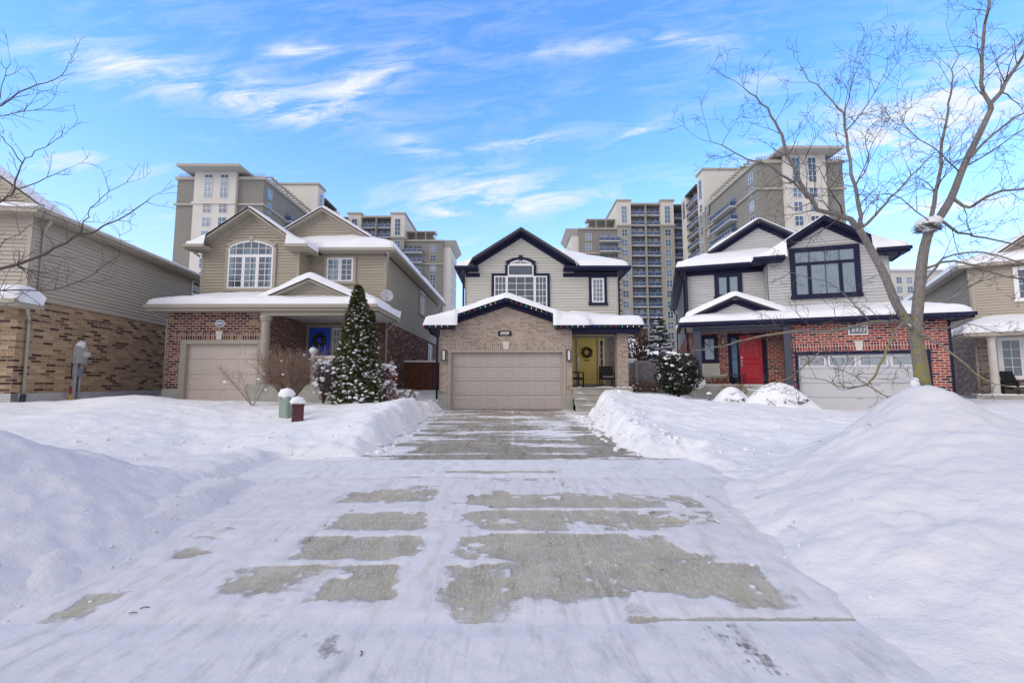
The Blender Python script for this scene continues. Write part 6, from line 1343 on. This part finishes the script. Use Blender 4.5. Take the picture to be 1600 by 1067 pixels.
for q in (s2, s3):
    k = len(sn.v); sn.v += q.v; sn.f += [tuple(i + k for i in f) for f in q.f]; sn.uv += q.uv; sn.mi += q.mi
lf.build('crown', CEDAR, root); sn.build('snow_clumps', ROOFSNOW, root, smooth=True); m = MB(); m.tube([(-.1, 0, -.3), (-.1, 0, 1.2)], [.09, .06], 8); m.build('trunk', BARK, root)
def bush(name, label, cat, x, y, H, R, leaf, n, L, sn_n, sn_r, seed, stems=14, top=.5, group=None, stemmat=TWIG, thin=1.0):
    r = random.Random(seed); z0 = gz(x, y) - .05; root = thing(name, label, cat, (x, y, z0), 0, group); st, lf, sn = MB(), MB(), MB()
    for i in range(stems):
        a = r.random() * 6.283; e = r.uniform(.3, .95); d = Vector((math.cos(a) * R * e, math.sin(a) * R * e, H * r.uniform(.75, 1.0)))
        st.tube([(0, 0, 0), tuple(d * .35 + Vector((r.gauss(0, .04), r.gauss(0, .04), .05))), tuple(d * .7), tuple(d)], [.016 * thin, .012 * thin, .008 * thin, .004 * thin], 4, cap=False)
        for k in range(6):
            f = r.uniform(.35, .95); twigs(st, tuple(d * f), d.normalized() + Vector((r.gauss(0, .5), r.gauss(0, .5), r.gauss(0, .3))), H * .22, .005 * thin, 1, r)
    for i in range(n):
        a = r.random() * 6.283; t = r.random(); q = R * (math.sqrt(max(0, 1 - ((t - top) / max(top, 1 - top)) ** 2)) * .85 + .12) * r.uniform(.55, 1.08) * (1 + .15 * math.sin(a * 4 + t * 9)); p = (q * math.cos(a), q * math.sin(a), H * (.12 + .88 * t) * r.uniform(.94, 1.05))
        spray(lf, p, (math.cos(a) + r.gauss(0, .6), math.sin(a) + r.gauss(0, .6), r.uniform(-.4, 1)), L * r.uniform(.6, 1.3), L * .36, r)
    for i in range(sn_n):
        a = r.random() * 6.283; t = 1 - r.random() ** 1.6 * .85; q = R * (math.sqrt(max(0, 1 - ((t - top) / max(top, 1 - top)) ** 2)) * .85 + .12) * r.uniform(.3, 1.05) ** .5; z = H * (.12 + .9 * t); rr = sn_r * r.uniform(.4, 1.3)
        sn.blob((q * math.cos(a), q * math.sin(a), z), rr, rr, rr * .6, r.randrange(9999), rough=.35)
    st.build('stems', stemmat, root)
    if n: lf.build('foliage', leaf, root)
    if sn_n: sn.build('snow_clumps', ROOFSNOW, root, smooth=True)
    return root
bx, by, _ = at(1060, 622, 16.6); bush('yew_bush', 'dark rounded yew bush topped with snow beside the grey fence', 'bush', bx, by, 1.6, .72, YEW, 5200, .10, 210, .062, 4, 16, .55)
bx, by, _ = at(601, 612, 15.6); bush('red_leaf_bush', 'red leaved bush heavy with snow to the right of the tall cedar', 'bush', bx, by, 1.35, .42, REDL, 500, .08, 95, .085, 5, 14, .6)
bx, by, _ = at(628, 618, 16.5); bush('low_bush', 'low rust coloured bush under snow at the mottled brick side wall', 'bush', bx, by, .55, .55, RUST, 300, .07, 70, .085, 6, 14, .6)
bx, by, _ = at(505, 625, 14.2); bush('snowy_shrub', 'leafless shrub clotted with snow in front of the white porch railing', 'bush', bx, by, 1.35, .38, REDL, 120, .06, 80, .06, 7, 22, .62)
DRY = flat('pale dry stems', (.24, .165, .12), .85, .25, 6)
bx, by, _ = at(452, 630, 14.0); bush('dormant_shrub', 'wide dormant shrub of bare tan stems in front of the round porch column', 'bush', bx, by, 1.65, 1.15, RUST, 0, .1, 14, .05, 8, 110, .6, stemmat=DRY, thin=.7)
bx, by, _ = at(395, 632, 13.6); bush('dormant_shrub', 'sparse spray of long bare stems in front of the beige single garage door', 'bush', bx, by, 1.25, 1.15, RUST, 0, .1, 4, .04, 9, 9, .6, stemmat=DRY, thin=.55)
for (px, Y, hh, sd, lb) in ((1003, 20.2, .62, 10, 'orange brown dried perennials along the foot of the grey fence'), (1022, 20.2, .5, 11, 'rusty dried perennials near the yew at the grey fence'), (988, 20.1, .55, 12, 'dried orange flower heads by the tan brick porch pillar')):
    bx, by, _ = at(px, 605, Y); bush('dried_perennials', lb, 'plant', bx, by, hh, .3, RUST, 130, .06, 4, .05, sd, 14, .75, 'dried plants at the grey fence', DRY)
X_, Y_ = w6(-4.0, -.55); bush('dried_perennials', 'dried tan flower heads at the edge of the red door porch', 'plant', X_, Y_, .75, .45, RUST, 240, .06, 8, .06, 13, 22, .7, None, DRY)
# brown-leaved tree and snowy spruce in the back yards
rnd = random.Random(31); X_, Y_ = 6.9, 26.5
root = thing('copper_leaf_tree', 'small tree holding copper brown dead leaves behind the grey fence', 'tree', (X_, Y_, 1.0)); st, lf, sn = MB(), MB(), MB()
for i in range(9):
    a = rnd.random() * 6.283; d = Vector((math.cos(a) * .9, math.sin(a) * .8, 3.6 * rnd.uniform(.7, 1))); st.tube([(0, 0, 0), tuple(d * .4), tuple(d)], [.045, .03, .01], 5)
    for k in range(10):
        f = rnd.uniform(.3, 1); p = d * f; twigs(st, tuple(p), d.normalized() + Vector((rnd.gauss(0, .8), rnd.gauss(0, .8), rnd.gauss(0, .3))), .7, .01, 1, rnd)
        for j in range(26): q = p + Vector((rnd.gauss(0, .28), rnd.gauss(0, .28), rnd.gauss(0, .28))); spray(lf, q, (rnd.gauss(0, 1), rnd.gauss(0, 1), -.5), .12, .045, rnd)
        if rnd.random() < .12: sn.blob(tuple(p + Vector((0, 0, .05))), .06, .06, .04, i * 20 + k)
st.build('trunk', TWIG, root); lf.build('foliage', RUST, root); sn.build('snow_clumps', ROOFSNOW, root, smooth=True)
def spruce(label, x, y, H, R, seed, sn_n):
    r = random.Random(seed); z0 = gz(x, y) - .1; root = thing('spruce_tree', label, 'tree', (x, y, z0)); lf, sn, tk = MB(), MB(), MB(); tk.tube([(0, 0, 0), (0, 0, H)], [.12, .01], 6)
    for l in range(24):
        t = min(max((l + r.uniform(-.4, .4)) / 24, 0), .97); z = H * (.08 + .9 * t); n = 7
        for k in range(n):
            a = 6.283 * (k + r.random()) / n; Lb = R * (1 - t) ** .85 * r.uniform(.6, 1.15) + .08; d = Vector((math.cos(a), math.sin(a), r.uniform(-.25, .15)))
            for j in range(26):
                f = r.uniform(.15, 1); p = Vector((0, 0, z)) + d * Lb * f; s = Vector((-d.y, d.x, 0)) * r.uniform(-1, 1); spray(lf, p, d * .8 + s + Vector((0, 0, r.uniform(-.5, .4))), .22 * (1.1 - .5 * t), .035, r)
            if r.random() < sn_n * (1.1 - .8 * t):
                for f in (.5, .75, .95): p = Vector((0, 0, z + .05)) + d * Lb * f; sn.blob(tuple(p), Lb * .18 + .04, Lb * .18 + .04, .06, r.randrange(9999), rough=.35)
    tk.build('trunk', BARK, root); lf.build('crown', SPRU, root); sn.build('snow_clumps', ROOFSNOW, root, smooth=True)
spruce('blue green spruce laden with snow behind the yew bush', 8.3, 25.5, 4.3, 1.35, 5, 1.0)
# snow-buried shrubs in front of 6933
def mound(label, px, py, Y, rx, ry, h, seed):
    x, y, _ = at(px, py, Y); z = gz(x, y) - .1; root = thing('buried_shrub', label, 'bush', (x, y, z), 0, 'snow buried shrubs by the red door'); n = 40
    th = np.linspace(0, 2 * np.pi, n + 1); rr = np.linspace(0, 1, 16); TH, RR = np.meshgrid(th, rr); w = 1 + .1 * np.sin(TH * 2 + seed) + .06 * np.sin(TH * 5 + seed * 2)
    X = RR * rx * w * np.cos(TH); Y2 = RR * ry * w * np.sin(TH); Z = h * (.5 + .5 * np.cos(np.pi * RR)) ** .62 * 1.02 + .05 * fbm(X * 2 + seed, Y2 * 2, 3, seed)
    grid_obj('snow_cover', X, Y2, Z, ROOFSNOW, parent=root); m = MB(); r = random.Random(seed)
    for i in range(60): a = -r.random() * 2.2 - .2; spray(m, (rx * .70 * math.cos(a), ry * .70 * math.sin(a), r.uniform(.2, .42) * h), (math.cos(a), math.sin(a), r.uniform(-.4, .2)), .1, .03, r)
    m.build('foliage', YEW, root)
mound('rounded snow buried shrub in front of the red door steps', 1143, 628, 15.0, .72, .7, .62, 1)
mound('larger dome of snow over a shrub left of the grey garage door', 1215, 636, 14.4, 1.15, 1.0, .85, 2)

# ------------------------------------------------------------------ small things in the yards
def pedestal(label, px, py, Y, w, d, h, mat, rz, snow_r):
    x, y, _ = at(px, py, Y); z = gz(x, y); root = thing('utility_pedestal', label, 'utility box', (x, y, z), rz, 'utility pedestals in the front yard')
    m = MB(); m.box(-w / 2, w / 2, -d / 2, d / 2, -.3, h); m.build('cabinet', mat, root, bevel=.015); m = MB(); m.box(-w / 2 - .012, w / 2 + .012, -d / 2 - .012, d / 2 + .012, h, h + .05); m.build('lid', mat, root, bevel=.01)
    m = MB(); m.box(-w / 2 + .03, w / 2 - .03, -d / 2 - .012, -d / 2 - .001, .02, h - .06); m.build('access_panel', mat, root, bevel=.006)
    m = MB(); m.blob((-.02, 0, h + .1), snow_r, snow_r * .85, snow_r * .75, int(px), rough=.12); m.blob((.05, -.03, h + .07), snow_r * .7, snow_r * .7, snow_r * .5, int(px) + 1, rough=.12); m.build('snow_cap', ROOFSNOW, root, smooth=True)
pedestal('pale green utility pedestal with a cap of snow in the left front yard', 448, 646, 11.8, .28, .26, .46, flat('pale green enamel', (.22, .30, .25), .5, .1), -.25, .23)
pedestal('maroon utility pedestal with a cap of snow beside the pale green one', 465, 650, 11.3, .26, .24, .38, flat('maroon enamel', (.085, .022, .028), .5, .2), .5, .18)
x, y, z = at(1109, 631, 14.3); z = gz(x, y); root = thing('path_light', 'small grey path light poking out of the snow before the red door', 'path light', (x, y, z)); m = MB(); m.tube([(0, 0, -.3), (0, 0, .12)], .02, 8); m.build('stake', BLACK, root); m = MB(); m.lathe([(.05, .08), (.09, .12), (.09, .2), (.1, .21), (.04, .27)], (0, 0, 0), 14); m.build('lamp_head', flat('grey lamp', (.16, .17, .19), .4), root); m = MB(); m.blob((0, 0, .26), .08, .08, .05, 3); m.build('snow_cap', ROOFSNOW, root, smooth=True)
# satellite dish and meter on the house with the blue door
X_, Y_ = -5.35, 19.3
root = thing('satellite_dish', 'pale grey satellite dish mounted at the corner of the khaki siding', 'satellite dish', (X_, Y_, 5.05)); m = MB()
m.lathe([(.0, .0), (.12, .008), (.24, .035), (.36, .08), (.372, .085), (.36, .095), (.24, .05), (.12, .023), (.0, .015)], (0, 0, 0), 28); m.v = [(x * .72, y * .72, z * .72) for x, y, z in m.v]; dd = m.build('dish', flat('pale dish', (.44, .45, .48), .4), root, smooth=True); dd.rotation_euler = (math.radians(78), 0, math.radians(22)); dd.location = (.05, -.28, .12)
m = MB(); m.tube([(-.08, .05, -.35), (0, -.1, -.2), (.05, -.22, .1)], .025, 8); m.build('bracket', flat('galvanised', (.35, .36, .37), .4), root); m = MB(); m.tube([(.05, -.25, -.22), (.14, -.62, -.05)], .014, 6); m.box(.1, .2, -.68, -.6, -.08, .02); m.build('receiver_arm', flat('galvanised arm', (.3, .31, .32), .4), root)
x, y = -5.32, 19.9
root = thing('electric_meter', 'grey electric meter with a snow cap on the mottled red brick side wall', 'meter', (x, y, 1.2), math.pi / 2); m = MB(); m.box(-.16, .16, -.14, 0, .55, 1.15); m.build('meter_box', GBOX, root, bevel=.01); m = MB(); m.tube([(0, -.06, .55), (0, -.06, -.6)], .04, 8); m.build('conduit', GBOX, root); m = MB(); m.blob((0, -.07, 1.16), .17, .1, .12, 3); m.build('snow_cap', ROOFSNOW, root, smooth=True)
# woven lounge chair and bench on the 6933 porch
X_, Y_ = w6(-4.55, .55); WOV = flat('pale woven mesh', (.50, .49, .42), .8, .2, 30)
root = thing('lounge_chair', 'pale woven sling chair on the red door porch', 'chair', (X_, Y_, 1.42), -A6 + .45); m = MB(); prof_ = [(-.42, .42), (-.3, .33), (-.05, .28), (.18, .36), (.3, .6), (.38, .86)]
for i in range(len(prof_) - 1):
    (a, b), (c, d) = prof_[i], prof_[i + 1]; wa, wb = .30 + .03 * i, .30 + .03 * (i + 1); m.hexa([(-wa, a, b - .02), (wa, a, b - .02), (wb, c, d - .02), (-wb, c, d - .02), (-wa, a, b), (wa, a, b), (wb, c, d), (-wb, c, d)])
m.build('seat', WOV, root)
for s in (-1, 1):
    m = MB(); m.tube([(s * .3, -.42, .43), (s * .33, -.1, .3), (s * .38, .2, .38), (s * .45, .38, .87)], .018, 6); m.build('side_rail', flat('cream tube', (.55, .54, .48), .4), root); m = MB(); m.tube([(s * .3, -.3, .34), (s * .26, -.35, 0)], .014, 6); m.build('leg', BLACK, root); m = MB(); m.tube([(s * .36, .2, .38), (s * .3, .36, 0)], .014, 6); m.build('leg', BLACK, root)
X_, Y_ = w6(-3.75, 1.0); root = thing('side_table', 'low black metal side table beside the pale woven chair', 'table', (X_, Y_, 1.42), -A6); m = MB(); m.box(-.4, .4, -.2, .2, .4, .43); m.build('table_top', BLACK, root)
for sx in (-1, 1):
    for sy in (-1, 1): m = MB(); m.tube([(sx * .36, sy * .17, 0), (sx * .36, sy * .17, .4)], .014, 6); m.build('leg', BLACK, root)

# ------------------------------------------------------------------ loose clods of shovelled snow and winter litter
_wz = {}
def drop_z(x, y):
    best = gz(x, y)
    for o in BANKS:
        hit, loc, nrm, i = o.ray_cast((x, y, 5), (0, 0, -1))
        if hit: best = max(best, loc.z)
    return max(best, float(zd(y)) if clear_d(x, y) > 0 else -9)
bpy.context.view_layer.update()
BANKS = [o for o in bpy.data.objects if o.name.startswith('snowbank')]
r = random.Random(77); m = MB(); lit = MB()
def clod(x, y, s): m.blob((x, y, drop_z(x, y) + s * .02), s * r.uniform(.7, 1.3), s * r.uniform(.7, 1.3), s * r.uniform(.5, .9), r.randrange(9999), rough=.45)
for i in range(170):
    y = r.uniform(8.4, 16.5); e = abs(r.gauss(0, .22)); clod(float(xl(y)) + .12 - e + r.uniform(-.1, .1), y, r.uniform(.02, .075)); clod(float(xr(y)) - .1 + e, r.uniform(8.4, 15), r.uniform(.02, .075))
for i in range(80):
    y = r.uniform(3.0, 7.5); e = r.gauss(0, .35); clod(float(np.interp(y, [3, 4.4, 6.6, 7.5], [2.15, 2.4, 2.7, 2.9])) + e, y, r.uniform(.008, .026)); clod(float(np.interp(y, [3, 4.4, 6.6, 7.5], [-3.05, -3.15, -3.8, -4.1])) - e, y, r.uniform(.008, .026))
for i in range(60):
    x = r.uniform(-9, -2.8) if r.random() < .5 else r.uniform(2.4, 9); y = r.uniform(7.6, 9.6); clod(x, y, r.uniform(.02, .06))
for i in range(130):
    x, y = r.uniform(-9, 9), r.uniform(2.2, 15); z = drop_z(x, y) + .012; a = r.random() * 6.28; L = r.uniform(.015, .07)
    lit.tube([(x, y, z), (x + L * .5 * math.cos(a), y + L * .5 * math.sin(a), z + .008), (x + L * math.cos(a + .3), y + L * math.sin(a + .3), z)], .0035, 3)
o = m.build('snow_clods', SNOW, None, smooth=True); tag(o, 'small broken clods of shovelled snow along the driveway edges', 'snow clods', kind='stuff')
o = lit.build('twig_litter', TWIG, None); tag(o, 'tiny dark twigs and bits of bark scattered over the snow', 'litter', kind='stuff')
